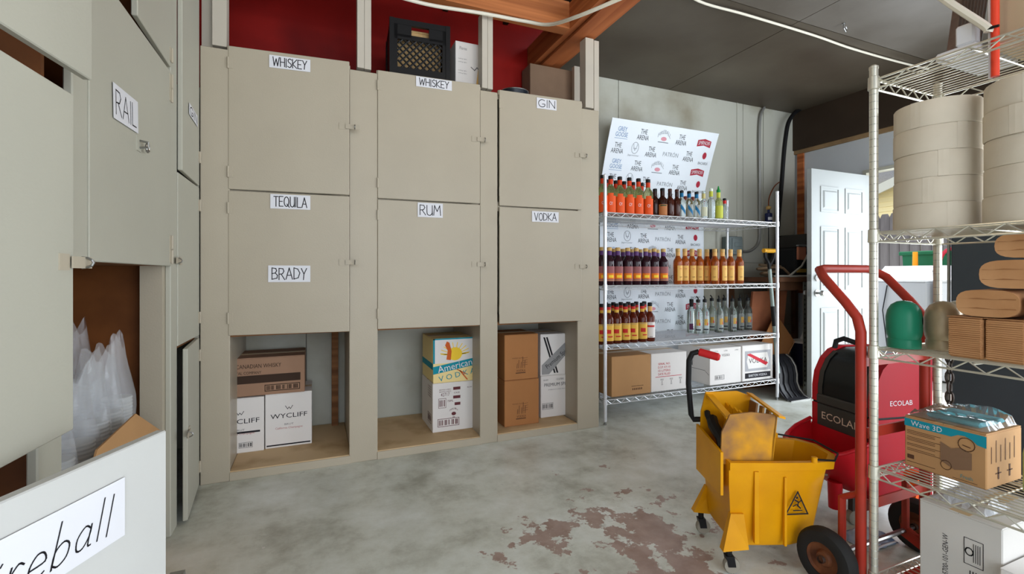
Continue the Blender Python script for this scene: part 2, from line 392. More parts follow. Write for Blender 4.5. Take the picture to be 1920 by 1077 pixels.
# rafters and plates over the cabinets
MB().box(-.6, 1.62, 2.84, 2.93, 2.80, 2.84).build('top_plate', LUMBERX, ceu)
MB().box(-.6, 1.62, 2.845, 2.885, 2.84, 2.99).build('header_joist', LUMBERX, ceu)
MB().box(1.62, 1.665, -2.6, 3.54, 2.80, 2.98).build('beam_ply', LUMBER, ceu)
MB().box(1.675, 1.76, -2.6, 3.54, 2.785, 2.98).build('beam_ply', LUMBER, ceu)
MB().box(1.77, 1.84, -2.6, 3.54, 2.80, 2.98).build('beam_ply', LUMBER, ceu)
MB().box(1.845, 1.885, -2.6, 3.54, 2.825, 2.98).build('beam_edge', LUMBER, ceu)
for x in (-.9, -.3, .3, .9, 1.4):
    MB().box(x, x + .04, -2.6, 3.54, 3.13, 3.28).build('rafter', mat('dark_rafter', (58, 40, 28), .8, var=.3, vscale=5), ceu)
# painted studs above the cabinet fronts
STUDP = mat('painted_stud', (186, 178, 164), .55, rgb2=(176, 160, 146), vscale=4, lo=.2, hi=.45, stretch=(3, 3, .4))
def stud(pxl, pxr, y0, y1, z0, z1):
    a, b = onY(pxl, 400, y0).x, onY(pxr, 400, y0).x
    MB().box(a, b, y0, y1, z0, z1).build('stud', STUDP, ceu)
stud(398, 425, 2.885, 2.96, 2.31, 2.80); stud(378, 399, 2.93, 3.0, 2.31, 2.80)
stud(670, 683, 2.872, 2.95, 2.31, 2.80); stud(683.6, 696, 2.878, 2.95, 2.31, 2.80)
stud(904, 914, 2.872, 2.95, 2.31, 2.80); stud(914.6, 924, 2.878, 2.95, 2.31, 2.80)
stud(1098, 1113, 2.872, 2.95, 2.29, 2.785); stud(1114, 1123, 2.885, 2.95, 2.25, 2.785)
stud(1077, 1087, 3.30, 3.34, 2.31, 2.785)
# ------------------------------------------------------------------ cabinets
def door(root, H, E, z0, z1, T=.019, hinges=(.12, .88), hasp=None, mat_=None, zs=None, haspopen=False):
    """H hinge point (x,y), E free edge (x,y); inward normal to the left of H->E when seen from above is chosen by sign."""
    mat_ = mat_ or CREAM
    H2, E2 = Vector((H[0], H[1], 0)), Vector((E[0], E[1], 0)); u = (E2 - H2).normalized()
    n = Vector((u.y, -u.x, 0))
    if n.dot(Vector((0, 0, 0)) - H2) < 0: n = -n      # n points to the room
    zh0, ze0, zh1, ze1 = zs or (z0, z0, z1, z1)
    mb = MB(); P = lambda q, z, d: (q.x - n.x * d, q.y - n.y * d, z)
    b = .003
    mb.hexa([P(H2, zh0, 0), P(E2, ze0, 0), P(E2, ze0, T), P(H2, zh0, T), P(H2, zh1, 0), P(E2, ze1, 0), P(E2, ze1, T), P(H2, zh1, T)])
    d = mb.build('door', mat_, root, world=True)
    mod = d.modifiers.new('bevel', 'BEVEL'); mod.width = .0025; mod.segments = 1
    W = (E2 - H2).length; zz = lambda f: zh0 + (zh1 - zh0) * f
    for f in hinges:
        c = H2 + n * .004; z = zz(f)
        MB().tube([(c.x, c.y, z - .03), (c.x, c.y, z + .03)], .0045, 8).hexa([tuple(H2 + u * a + n * o + Vector((0, 0, q))) for q in (z - .028, z + .028) for a, o in ((0, .0), (.022, .0), (.022, .0025), (0, .0025))]).build('hinge', CREAM, d, world=True)
    if hasp is not None:
        z = hasp; c = E2
        def blk(a0, a1, o0, o1, q0, q1, nm, m_):
            MB().hexa([tuple(c + u * a + n * o + Vector((0, 0, z + q))) for q in (q0, q1) for a, o in ((a0, o0), (a1, o0), (a1, o1), (a0, o1))]).build(nm, m_, d, world=True)
        blk(-.055, -.02, 0, .003, -.018, .018, 'hasp_plate', CREAM)
        blk(-.02, .055, .006, .009, -.013, .013, 'hasp_strap', CREAM)
        pts = [c + u * (.03) + n * (.001 + .022 * math.sin(t)) + Vector((0, 0, z + .012 * math.cos(t))) for t in [math.pi * i / 6 for i in range(7)]]
        MB().tube(pts, .003, 6).build('hasp_staple', STEEL, d, world=True)
    return d, (u, n)
def sign(text, label, A, B, px0, py0, px1, py1, t=.0045, wide=.82, high=.68, tilt=0.0, size=None, slant=0.0):
    """paper sheet taped on the vertical plane A-B between two pixels of its diagonal"""
    p, q = onV(px0, py0, A, B), onV(px1, py1, A, B)
    if size:
        m_ = (p + q) / 2; uu = (q - p); uu.z = 0; uu.normalize()
        p = m_ - uu * size[0] / 2 + Vector((0, 0, size[1] / 2)); q = m_ + uu * size[0] / 2 - Vector((0, 0, size[1] / 2))
    u = Vector((B[0] - A[0], B[1] - A[1], 0)).normalized()
    if u.dot(q - p) < 0: u = -u
    c = (p + q) / 2; w = abs((q - p).dot(u)); h = abs(p.z - q.z)
    n = Vector((u.y, -u.x, 0))
    if n.dot(-c) < 0: n = -n
    ct, st = math.cos(tilt), math.sin(tilt); z = Vector((0, 0, 1)); U = u * ct + z * st; V = z * ct - u * st
    rt = thing('paper_sign', label, 'sign', tuple(c - Vector((0, 0, h / 2))))
    MB().prism([(-w / 2, -h / 2), (w / 2, -h / 2), (w / 2, h / 2), (-w / 2, h / 2)], (c + n * .0035, U, V, n), .0006).build('paper', PAPER, rt, world=True)
    mb = MB(); pen_text(mb, text, lambda a, b: c + U * (a + slant * b) + V * b + n * .0046, 0, 0, w * wide, h * high, t)
    mb.build('lettering', INK, rt, world=True, fix=False)
    return rt
FY = 2.88                      # plane of the cabinet fronts
X = lambda px: onY(px, 500, FY).x
ZT, ZM, ZL = 2.315, 1.55, .775
bays = [  # stile left px, door left, door right, opening left, opening right, next stile, ajar
    (375, 428, 655, 431, 653, .05, 'left bay of the cream cabinets, nearest the corner', 'WHISKEY'),
    (655, 708, 900, 708, 888, .03, 'middle bay', 'RUM'),
    (900, 936, 1091, 933, 1083, .03, 'right bay', 'GIN')]
cab_label = ['cream painted storage cabinet beside the corner, with champagne boxes in its open bottom',
             'cream painted storage cabinet in the middle of three, rum sign on its lower door',
             'cream painted storage cabinet at the right end, next to the bottle shelf']
DOORS = {}
for i, (sl, dl, dr, ol, orr, aj, _, _) in enumerate(bays):
    nx = X(bays[i + 1][0]) if i < 2 else X(1091)
    r = thing('storage_cabinet', cab_label[i], 'cabinet', (X(sl), FY, 0), 0, 'cream storage cabinets along the back wall')
    MB().bbox(X(sl), X(ol), FY, FY + .02, 0, 2.295, .003).build('stile', CREAM, r, world=True)
    if i == 2: MB().bbox(X(1083), X(1123), FY, FY + .02, 0, 2.28, .003).build('stile', CREAM, r, world=True); MB().box(X(1086), X(1122) , FY + .02, 3.54, 0, 2.27).build('end_panel', CREAM, r, world=True)
    MB().box(X(sl) + (.0 if i == 0 else .01), X(ol) - .004, FY + .02, 3.54, 0, 2.27).build('divider', CREAM, r, world=True)
    x0, x1 = X(ol) - .004, (X(orr) if i == 2 else nx + .01)
    MB().bbox(x0, x1, FY + .003, 3.54, 0, .05, .004).build('base_board', TAN, r, world=True)
    MB().bbox(x0 + .002, x1 - .002, FY - .004, FY + .003, .0, .046, .002).build('sill', CREAM, r, world=True)
    MB().box(x0, x1, FY + .022, 3.54, .765, .785).build('shelf_board', RAWPLY, r, world=True)
    MB().box(x0, x1, FY + .022, FY + .04, 1.52, 1.58).build('middle_rail', CREAM, r, world=True)
    MB().box(x0, x1, FY + .022, 3.54, 2.26, 2.29).build('top_board', CREAM, r, world=True)
    MB().box(X(dl) - .005, X(dr) + .005, FY + .004, FY + .022, 2.285, 2.315).build('top_rail', CREAM, r, world=True)
    if i == 0:
        MB().box(onY(622, 500, 3.5).x, onY(634, 500, 3.5).x, 3.48, 3.54, .05, .765).build('back_stud', RAWPLY, r, world=True)
    Hh = (X(dl), FY - .004)
    e = onV(dr, 500, Hh, (X(dr), FY - .004 - aj)); E = (e.x, e.y)
    hz = {0: (onV(dr, 238, Hh, E).z, onV(dr, 492, Hh, E).z), 1: (onV(dr, 262, Hh, E).z, onV(dr, 496, Hh, E).z), 2: (onV(dr, 292, Hh, E).z, onV(dr, 500, Hh, E).z)}[i]
    door(r, Hh, E, ZM + .004, ZT, hasp=hz[0]); door(r, Hh, E, ZL, ZM - .004, hasp=hz[1])
    DOORS[i] = (Hh, E)
sign('WHISKEY', 'white paper sign reading whiskey on the leftmost upper cream door', *DOORS[0], 505, 103, 582, 136)
sign('TEQUILA', 'white paper sign reading tequila at the top of a lower cream door', *DOORS[0], 507, 364, 582, 394)
sign('BRADY', 'white paper sign reading brady below the tequila sign', *DOORS[0], 503, 498, 582, 529)
sign('WHISKEY', 'white paper sign reading whiskey on the middle upper cream door under the black crate', *DOORS[1], 780, 143, 847, 171)
sign('RUM', 'white paper sign reading rum on the middle lower cream door', *DOORS[1], 783, 380, 830, 409)
sign('GIN', 'white paper sign reading gin on the right upper cream door', *DOORS[2], 1006, 183, 1043, 208)
sign('VODKA', 'white paper sign reading vodka on the right lower cream door', *DOORS[2], 997, 396, 1047, 418)
# ------------------------------------------------------------------ cabinets of the left wall
FX = -.56
Yp = lambda px: onX(px, 500, FX).y
Yc0, Yc1 = 2.46, 2.872
g = 'painted cabinets along the left wall'
# corner bay
r = thing('corner_cabinet', 'narrow painted corner cabinet with its bottom door standing ajar', 'cabinet', (FX, Yc0, 0), 0, g)
MB().bbox(FX - .02, FX, Yp(320), Yc0, 0, 2.80, .003).build('stile', WHITEP, r, world=True)
MB().box(FX - .70, FX - .02, 2.39, Yc0 - .02, 0, 2.80).build('divider', BROWNP, r, world=True)
MB().box(FX - .02, FX, Yc1 + .004, FY - .001, 0, 2.80).build('stile', WHITEP, r, world=True)
MB().box(FX - .60, FX - .02, Yc0, FY, .765, .785).build('shelf_board', RAWPLY, r, world=True)
MB().box(FX - .60, FX - .02, Yc0, FY, 1.535, 1.555).build('shelf_board', RAWPLY, r, world=True)
MB().box(FX - .72, FX - .60, Yc0 - .02, FY, 0, 2.80).build('back_panel', DARK, r, world=True)
def swing(Hy, L, ang): return (FX + .003 + L * math.sin(ang), Hy - L * math.cos(ang))
HC = (FX + .003, Yc1)
E1 = swing(Yc1, .405, math.radians(2.2)); E2 = swing(Yc1, .408, math.radians(5))
door(r, HC, E1, 1.56, 2.79, mat_=WHITEP); door(r, HC, (FX + .003, Yc0 + .004), .785, 1.55, mat_=WHITEP, hasp=1.16)
door(r, HC, E2, .012, .772, mat_=WHITEP, hasp=.40)
sign('GIN', 'small paper sign on the tall narrow door in the left corner', HC, E1, 353, 192, 369, 238, t=.005)
# bay with the RAIL door
Ya, Yb = Yp(165), Yp(319)
r = thing('storage_cabinet', 'painted cabinet with a rail sign and an open compartment of plastic cups', 'cabinet', (FX, Ya, 0), 0, g)
MB().bbox(FX - .02, FX, Yp(136), Ya - .002, 1.13, 2.80, .003).build('stile', WHITEP, r, world=True)
MB().bbox(FX - .02, FX, 1.345, 1.452, 0, 1.13, .003).build('stile', WHITEP, r, world=True)
MB().box(FX - .095, FX - .02, Yb - .03, Yb + .02, 0, 2.8).build('stud', CREAM, r, world=True)
MB().box(FX - .60, FX - .02, 1.45, Yb, 1.135, 1.155).build('shelf_board', RAWPLY, r, world=True)
MB().box(FX - .70, FX - .02, 1.42, Yb, .0, .05).build('base_board', RAWPLY, r, world=True)
MB().box(FX - .72, FX - .70, 1.42, 2.40, 0, 2.80).build('back_panel', BROWNP, r, world=True)
MB().box(FX - .70, FX - .02, 1.405, 1.42, 0, 2.80).build('divider', BROWNP, r, world=True)
door(r, (FX + .003, Yb), (FX + .003, Ya), 1.135, 1.945, mat_=WHITEP, hinges=(.05, .12, .88, .95))
Yu = Yp(250)
door(r, (FX + .003, Yb), (FX + .012, Yu), 1.965, 2.79, mat_=WHITEP, hinges=(.06, .5))
# latch ring on the rail door
p = onX(262, 272, FX + .003); d2 = thing('hasp_latch', 'small steel hasp latch on the painted rail door', 'latch', tuple(p))
MB().box(FX + .003, FX + .006, p.y - .035, p.y + .005, p.z - .025, p.z + .025).build('plate', WHITEP, d2, world=True)
MB().tube([(FX + .006, p.y - .01, p.z + .012), (FX + .03, p.y - .01, p.z + .008), (FX + .03, p.y - .01, p.z - .008), (FX + .006, p.y - .01, p.z - .012)], .004, 6).build('staple', STEEL, d2, world=True)
MB().tube([(FX + .02, p.y + .02 + .014 * math.cos(t), p.z - .004 + .014 * math.sin(t)) for t in [2 * math.pi * i / 12 for i in range(12)]], .004, 6, closed=True).build('ring', STEEL, d2, world=True)
sign('RAIL', 'white paper sign reading rail on the left painted door', (FX + .003, Ya), (FX + .003, Yb), 203, 185, 261, 222, t=.004, tilt=.05, size=(.21, .105))
# nearest bay
Y0 = .65
r = thing('storage_cabinet', 'nearest painted cabinet at the left edge, its doors hanging ajar', 'cabinet', (FX, Y0, 0), 0, g)
MB().bbox(FX - .02, FX, Y0 - .1, Y0 - .002, 0, 2.80, .003).build('stile', WHITEP, r, world=True)
MB().box(FX - .72, FX - .70, Y0 - .1, 1.40, 0, 2.80).build('back_panel', BROWNP, r, world=True)
MB().box(FX - .70, FX - .02, Y0 - .1, 1.40, .745, .765).build('shelf_board', RAWPLY, r, world=True)
MB().box(FX - .70, FX - .02, Y0 - .1, 1.40, 0, .05).build('base_board', RAWPLY, r, world=True)
Hn = (FX + .003, Y0)
EM = (Hn[0] + .692 * math.sin(math.radians(5)), Y0 + .692 * math.cos(math.radians(5)))
EU = (Hn[0] + .75 * math.sin(math.radians(5.6)), Y0 + .75 * math.cos(math.radians(5.6)))
EF = (Hn[0] + .635 * math.sin(math.radians(24)), Y0 + .635 * math.cos(math.radians(24)))
door(r, Hn, EM, .755, 1.50, mat_=WHITEP, hasp=1.127)
door(r, Hn, EU, 1.55, 2.79, mat_=WHITEP, zs=(1.525, 1.555, 2.79, 2.79))
FDM = mat('white_door_paint', (196, 196, 192), .45, var=.04, vscale=3, bump=.1)
fd, _ = door(r, Hn, EF, .03, .762, mat_=FDM, T=.022)
e = Vector((EF[0], EF[1], 0)); pp = at(318, 1066, (e.x * SY + e.y * CYW) + .01)
MB().box(e.x + .002, e.x + .03, e.y - .004, e.y + .02, .40, .44).build('hasp_strap', STEEL, fd, world=True)
sign('Fireball', 'large white paper sign reading fireball on the nearest open cabinet door', Hn, EF, -60, 1110, 190, 978, t=.0028, wide=.82, high=.62, size=(.30, .112), slant=.25)
# two bare bulbs under the ceiling, in front of the cabinets and over the bucket
BULB = mat('lamp_bulb', (255, 238, 212), .4, emit=78)
for x, y, w in ((.42, .93, 'above the middle of the room'), (1.25, 1.28, 'near the wooden beam')):
    r = thing('bulb_lamp', 'bare round bulb hanging ' + w, 'lamp', (x, y, 2.70), 0, 'bare ceiling bulbs')
    MB().lathe([(.0, -.055), (.025, -.049), (.045, -.03), (.052, 0), (.045, .03), (.025, .055), (.018, .075)], 18, cap=False).build('bulb', BULB, r, smooth=True)
    MB().lathe([(.02, .07), (.024, .075), (.024, .13), (.01, .14)], 14).build('socket', WHITEP, r, smooth=True)
    MB().tube([(0, 0, .14), (0, 0, .58)], .004, 6).build('cord', WHITEP, r)
# ------------------------------------------------------------------ cartons
def carton(name, label, x0, x1, y0, y1, z0, z1, m, group=None, front=None, side=None, tape=True, face='Y', cat='box'):
    r = thing(name, label, cat, ((x0 + x1) / 2, (y0 + y1) / 2, z0), 0, group)
    MB().bbox(x0, x1, y0, y1, z0, z1 - .003, .003).build('body', m, r, world=True)
    ym = (y0 + y1) / 2
    for a, b in ((y0 + .001, ym - .001), (ym + .001, y1 - .001)):
        MB().box(x0 + .001, x1 - .001, a, b, z1 - .003, z1).build('flap', m, r, world=True)
    if tape: MB().box(x0 + .002, x1 - .002, ym - .024, ym + .024, z1, z1 + .0006).build('tape', mat('tan_tape', (196, 170, 130), .35), r, world=True)
    fy = frame_fn((x0, y0, z0), (1, 0, 0), (0, 0, 1), .0009); fx = frame_fn((x0, y1, z0), (0, -1, 0), (0, 0, 1), .0009)
    for prints, fn, W in ((front, fy if face == 'Y' else fx, (x1 - x0) if face == 'Y' else (y1 - y0)), (side, fx if face == 'Y' else fy, (y1 - y0) if face == 'Y' else (x1 - x0))):
        if prints:
            layers = {}
            def ink(nm, mm):
                if nm not in layers: layers[nm] = (MB(), mm)
                return layers[nm][0]
            prints(ink, fn, W, z1 - z0)
            for k, (nm, (mb, mm)) in enumerate(layers.items()):
                mb.v = [p + (fn(0, 0) - Vector((x0, y0 if face == 'Y' else y1, z0))) * 0 for p in mb.v]
                mb.build(nm, mm, r, world=True, fix=False)
    return r
up = lambda fn, d: (lambda a, b: fn(a, b) + Vector((0, -d, 0)))          # lift a print layer a hair
upx = lambda fn, d: (lambda a, b: fn(a, b) + Vector((-d, 0, 0)))
SCRIPT = mat('pink_script_ink', (186, 120, 120), .8)
def wycliff(shift):
    def f(ink, fn, W, H):
        k = ink('black_print', INK); w = .26; cx = w / 2 + shift
        put_text(k, 'WYCLIFF', fn, cx, H * .58, w * .78, .028)
        put_line(k, [(cx - .02, H * .76), (cx - .008, H * .70), (cx, H * .735), (cx + .008, H * .70), (cx + .02, H * .76)], .003, fn)
        put_rect(k, .008, w - .01 if W > .2 else W - .02, .012, .020, fn) if shift >= 0 else put_rect(k, 0, W - .02, .115, .126, fn)
        if shift < 0: put_barcode(k, W - .13, W - .06, .03, .06, fn)
        put_text(ink('grey_print', INKG), 'BRUT', fn, cx, H * .42, .05, .011)
        put_text(ink('pink_print', SCRIPT), 'California Champagne', fn, cx, H * .35, .15, .016)
    return f
carton('champagne_box', 'white champagne box standing at the right of the pair in the left bay', -.28, -.022, 3.17, 3.48, .05, .378, CARDW, front=wycliff(0))
carton('champagne_box', 'white champagne box at the left of the pair, partly hidden by the cabinet edge', -.535, -.285, 3.155, 3.47, .05, .372, CARDW, front=wycliff(-.005))
def whisky(ink, fn, W, H):
    k = ink('dark_print', mat('dark_brown_ink', (62, 46, 36), .8))
    put_text(k, 'BLENDED CANADIAN WHISKY', fn, W * .36, H * .78, W * .74, .024); put_text(k, 'PRODUCT OF', fn, W * .12, H * .68, .10, .010)
    put_text(k, 'CROWN ROYAL COMPANY', fn, W * .26, H * .61, W * .5, .017); put_rect(k, 0, W * .95, H * .33, H * .54, fn)
    put_barcode(k, W * .55, W * .94, H * .10, H * .26, fn); put_text(k, 'WHISKY', fn, W * .08, H * .17, .06, .012); put_text(k, '12 LITERS', fn, W * .08, H * .08, .07, .012)
carton('whisky_box', 'brown cardboard whisky box lying on top of the two champagne boxes', -.545, -.062, 3.16, 3.48, .3785, .605, mat('kraft_brown', (158, 124, 100), .8, var=.06), front=whisky)
TEAL = mat('teal_print', (22, 140, 158), .7); YEL = mat('pale_yellow_carton', (236, 214, 150), .7); SUNY = mat('sun_yellow_print', (246, 206, 60), .7); ORG = mat('orange_print', (206, 96, 40), .7)
def amvodka(ink, fn, W, H):
    w = ink('white_print', CARDW); put_rect(w, .012, W - .004, H * .44, H * .97, fn)
    f2, f3 = up(fn, .0004), up(fn, .0008)
    y = ink('yellow_print', SUNY)
    for i in range(18):
        a = math.radians(i * 20); put_line(y, [(W * .5, H * .62), (W * .5 + .10 * math.cos(a), H * .66 + .07 * abs(math.sin(a)) * (1 if math.sin(a) > 0 else -.2))], .005, f2)
    put_poly(y, arc_pts(W * .5, H * .64, .05, .045, 0, 340, 14), up(fn, .0006))
    t = ink('teal_print', TEAL); put_rect(t, 0, .012, 0 + H * .44, H, f2); put_rect(t, 0, W, H * .97, H, f2)
    put_poly(t, [(0, H * .20), (W, H * .36), (W, H * .53), (0, H * .37)], f2)
    put_text(t, 'V O D K A', f2, W * .55, H * .16, W * .86, .036, rot=.17)
    put_text(ink('white_lettering', PAPER), 'American', f3, W * .5, H * .37, W * .8, .045, rot=.17)
    o = ink('orange_print', ORG); put_poly(o, [(W * .30, H * .52), (W * .40, H * .50), (W * .42, H * .70), (W * .37, H * .90), (W * .31, H * .93), (W * .27, H * .84), (W * .33, H * .72)], f3)
    put_line(o, [(W * .62, H * .24), (W * .78, H * .04)], .008, f3); put_line(o, [(W * .55, H * .28), (W * .74, H * .17)], .006, f3)
def amside(ink, fn, W, H): put_rect(ink('teal_band', TEAL), 0, W, H * .30, H * .44, fn)
XB = onY(812, 800, 3.07).x
carton('vodka_box', 'colourful yellow and teal vodka box with a sunburst print, stacked on a white carton', XB, XB + .30, 3.07, 3.40, .3755, .672, YEL, front=amvodka, side=amside)
MAR = mat('maroon_ink', (104, 56, 60), .8)
def c42717(ink, fn, W, H):
    k = ink('maroon_print', MAR)
    x0 = .04
    for yy in (.86, .82): put_text(k, 'BREWING & SPIRITS', fn, x0 + .045, H * yy, .08, .008)
    put_text(k, '42717', fn, x0 + .045, H * .76, .06, .022); put_rect(k, x0 + .10, x0 + .15, H * .84, H * .90, fn); put_rect(k, x0 + .10, x0 + .15, H * .66, H * .72, fn); put_rect(k, x0 + .11, x0 + .15, H * .52, H * .58, fn)
    put_barcode(k, x0, x0 + .05, H * .49, H * .68, fn, 10); put_text(k, '750ML', fn, x0 + .08, H * .62, .04, .014); put_text(k, 'CASE', fn, x0 + .125, H * .78, .04, .010)
    put_text(k, 'MALIBU', fn, W * .48, H * .42, .055, .012, arc=.012); put_poly(k, arc_pts(W * .48, H * .35, .016, .012, 0, 330, 10), fn); put_line(k, [(W * .46, H * .28), (W * .50, H * .28)], .004, fn)
    put_barcode(k, .035, .18, .035, .085, fn); put_text(k, 'RUM', fn, W * .85, H * .87, .03, .009)
def c427s(ink, fn, W, H):
    k = ink('maroon_side_print', MAR); put_barcode(k, W - .14, W - .04, .05, .11, fn, 14)
    for j in range(5): put_text(k, 'CARIBBEAN', fn, W - .09, H * (.9 - .05 * j), .10, .009)
carton('spirits_carton', 'white spirits carton with maroon print on the floor of the middle bay', XB - .004, XB + .296, 3.066, 3.40, .05, .375, CARDW, front=c42717, side=c427s)
def sketch(ink, fn, W, H):
    k = ink('faint_print', INKB)
    put_text(k, 'FRAGILE GLASS', fn, W * .38, H * .48, .08, .007); cx = W * .48
    put_rect(k, cx - .04, cx + .035, H * .14, H * .16, fn); put_text(k, 'VODKA', fn, cx, H * .20, .07, .016)
    for dx, hh in ((-.03, .03), (-.018, .055), (.0, .04), (.012, .075), (.028, .05)): put_line(k, [(cx + dx, H * .26), (cx + dx + .003, H * .26 + hh)], .0035, fn)
    for j in range(4): put_line(k, [(cx + .015, H * (.32 + .05 * j)), (cx + .05, H * (.33 + .05 * j))], .002, fn)
xb = onY(946, 800, 2.99).x
carton('cardboard_box', 'plain brown cardboard box on the floor of the right bay', xb, xb + .262, 2.99, 3.30, .05, .366, CARDD, front=sketch)
carton('cardboard_box', 'plain brown cardboard box stacked on the other brown box in the right bay', xb + .002, xb + .258, 2.995, 3.30, .3668, .682, CARDD, front=sketch)
def prem1(ink, fn, W, H):
    k = ink('black_print', INK)
    for dx in (0, .022): put_poly(k, [(.022 + dx, H * .93), (.036 + dx, H * .93), (.125 + dx, H * .05), (.111 + dx, H * .05)], fn)
    put_poly(ink('grey_band', mat('grey_band', (150, 150, 150), .6)), [(.01, H * .03), (.07, H * .03), (W, H * .66), (W, H * .95), (.01, H * .26)], up(fn, .0004))
    put_text(ink('script_print', INK), 'Premium Spirits', up(fn, .0009), W * .55, H * .42, .24, .045, rot=.62)
def prem2(ink, fn, W, H):
    k = ink('black_print', INK); put_text(k, 'PREMIUM SPIRITS', fn, W * .54, H * .78, .235, .024); put_text(k, 'GLASS', fn, .04, H * .90, .04, .010); put_text(k, '12 LITERS', fn, .16, H * .90, .06, .013)
    put_barcode(k, .012, .10, H * .20, H * .34, fn); put_text(ink('faint_print', INKG), 'STORE IN A COOL PLACE', fn, W * .5, H * .66, .15, .008)
xp = onY(1014, 780, 3.08).x
carton('spirits_carton', 'white premium spirits carton with large lettering at the bottom of the right bay', xp, xp + .27, 3.08, 3.40, .05, .355, CARDW, front=prem2)
carton('spirits_carton', 'white premium spirits carton with black diagonal stripes and grey band, on top of another', xp, xp + .268, 3.085, 3.40, .3558, .66, CARDW, front=prem1)
# ------------------------------------------------------------------ on top of the cabinets
r = thing('milk_crate', 'black plastic milk crate on top of the middle cabinet', 'crate', (.62, 3.12, 2.29), math.radians(-4))
w, d, h = .175, .165, .40
fr_ = MB()
for sx in (-1, 1):
    for sy in (-1, 1): fr_.box(sx * w - .014, sx * w + .014, sy * d - .014, sy * d + .014, 0, h)
for z0, z1 in ((0, .10), (h - .035, h)):
    for sy in (-1, 1): fr_.box(-w, w, sy * d - .01, sy * d + .01, z0, z1)
    for sx in (-1, 1): fr_.box(sx * w - .01, sx * w + .01, -d, d, z0, z1)
fr_.build('frame', BLACKP, r)
for sy in (-1, 1):
    m_ = MB()
    m_.box(-w, -.055, sy * d - .008, sy * d + .008, h - .11, h - .03).box(.055, w, sy * d - .008, sy * d + .008, h - .11, h - .03).box(-w, w, sy * d - .008, sy * d + .008, h - .125, h - .095)
    for sx in (-1, 1): m_.box(sx * w - .035 * (1 if sx > 0 else 0) , sx * w + .035 * (1 if sx < 0 else 0), sy * d - .008, sy * d + .008, .1, h)
    m_.build('handle_panel', BLACKP, r)
    lat = MB()
    for i in range(-6, 13):
        for s_ in (-1, 1):
            a, b = (i * .042 - .16, .10), (i * .042 - .16 + .18, .28)
            x0_, x1_ = (a[0], b[0]) if s_ > 0 else (-a[0], -b[0])
            pts = [(x0_ + (x1_ - x0_) * t, .10 + .18 * t) for t in [j / 12 for j in range(13)]]
            pts = [p for p in pts if abs(p[0]) <= .145]
            if len(pts) > 1: lat.tube([(pts[0][0], sy * d, pts[0][1]), (pts[-1][0], sy * d, pts[-1][1])], .006, 5)
    lat.build('lattice', BLACKP, r)
for sx in (-1, 1):
    MB().box(sx * w - .006, sx * w + .006, -d, d, .09, h - .03).build('side_panel', BLACKP, r)
MB().box(-w, w, -d, d, .0, .008).build('bottom', BLACKP, r)
tag(MB().box(-.14, .14, -.10, .12, .012, .36).box(-.145, .145, -.105, .125, .36, .372).move(WM[r]).build('file_bundle', mat('manila_paper', (206, 172, 120), .8, var=.15, vscale=12, stretch=(9, 1, 1))), 'bundle of manila files inside the black milk crate', 'files')
def lampbox(ink, fn, W, H):
    put_poly(ink('orange_print', mat('warm_photo_print', (232, 190, 110), .6)), [(W * .55, 0), (W, 0), (W, H), (W * .75, H)], fn)
    k = ink('grey_print', INKG); put_text(k, 'Flores', up(fn, .0004), W * .22, H * .88, .05, .02)
    for j, yy in enumerate((.68, .62, .46, .41)): put_text(k, 'ceiling light', up(fn, .0004), W * .2, H * yy, .06, .008)
    put_line(k, [(W * .45, H * .55), (W * .55, H * .50), (W * .62, H * .56), (W * .72, H * .49), (W * .80, H * .55), (W * .9, H * .5)], .006, up(fn, .0004))
    put_barcode(k, .02, .06, .015, .04, up(fn, .0004), 10)
xl = onY(854, 100, 3.0).x
carton('lamp_carton', 'white and yellow light fixture box beside the black crate', xl, xl + .24, 3.0, 3.25, 2.29, 2.645, CARDW, front=lampbox, tape=False)
r = thing('metal_pan', 'dark pan with a shiny rim on top of the right cabinet', 'pan', (1.28, 3.02, 2.29))
MB().lathe([(.05, 0), (.09, .02), (.10, .075), (.094, .078), (.085, .03), (.0, .02)], 20, cap=False).build('bowl', mat('dark_enamel', (30, 36, 44), .25), r, smooth=True)
MB().tube([(.10 * math.cos(t), .10 * math.sin(t), .078) for t in [2 * math.pi * i / 24 for i in range(24)]], .0035, 6, closed=True).build('rim', STEEL, r, smooth=True)
MB().tube([(.10, 0, .075), (.125, 0, .08), (.13, .02, .08), (.10, .025, .075)], .004, 6).build('handle', STEEL, r)
r = thing('cardboard_box', 'grey-brown cardboard box at the back above the gin door', 'box', (1.58, 3.3, 2.29))
xa, xc = onY(994, 150, 3.36).x, onY(1078, 150, 3.36).x
MB().bbox(xa, xc, 3.36, 3.52, 2.29, 2.77, .003).build('body', mat('grey_kraft', (132, 108, 88), .85, var=.1), r, world=True)
MB().box(xa + .001, xc - .001, 3.3585, 3.36, 2.43, 2.434).build('flap_edge', CARDD, r, world=True)
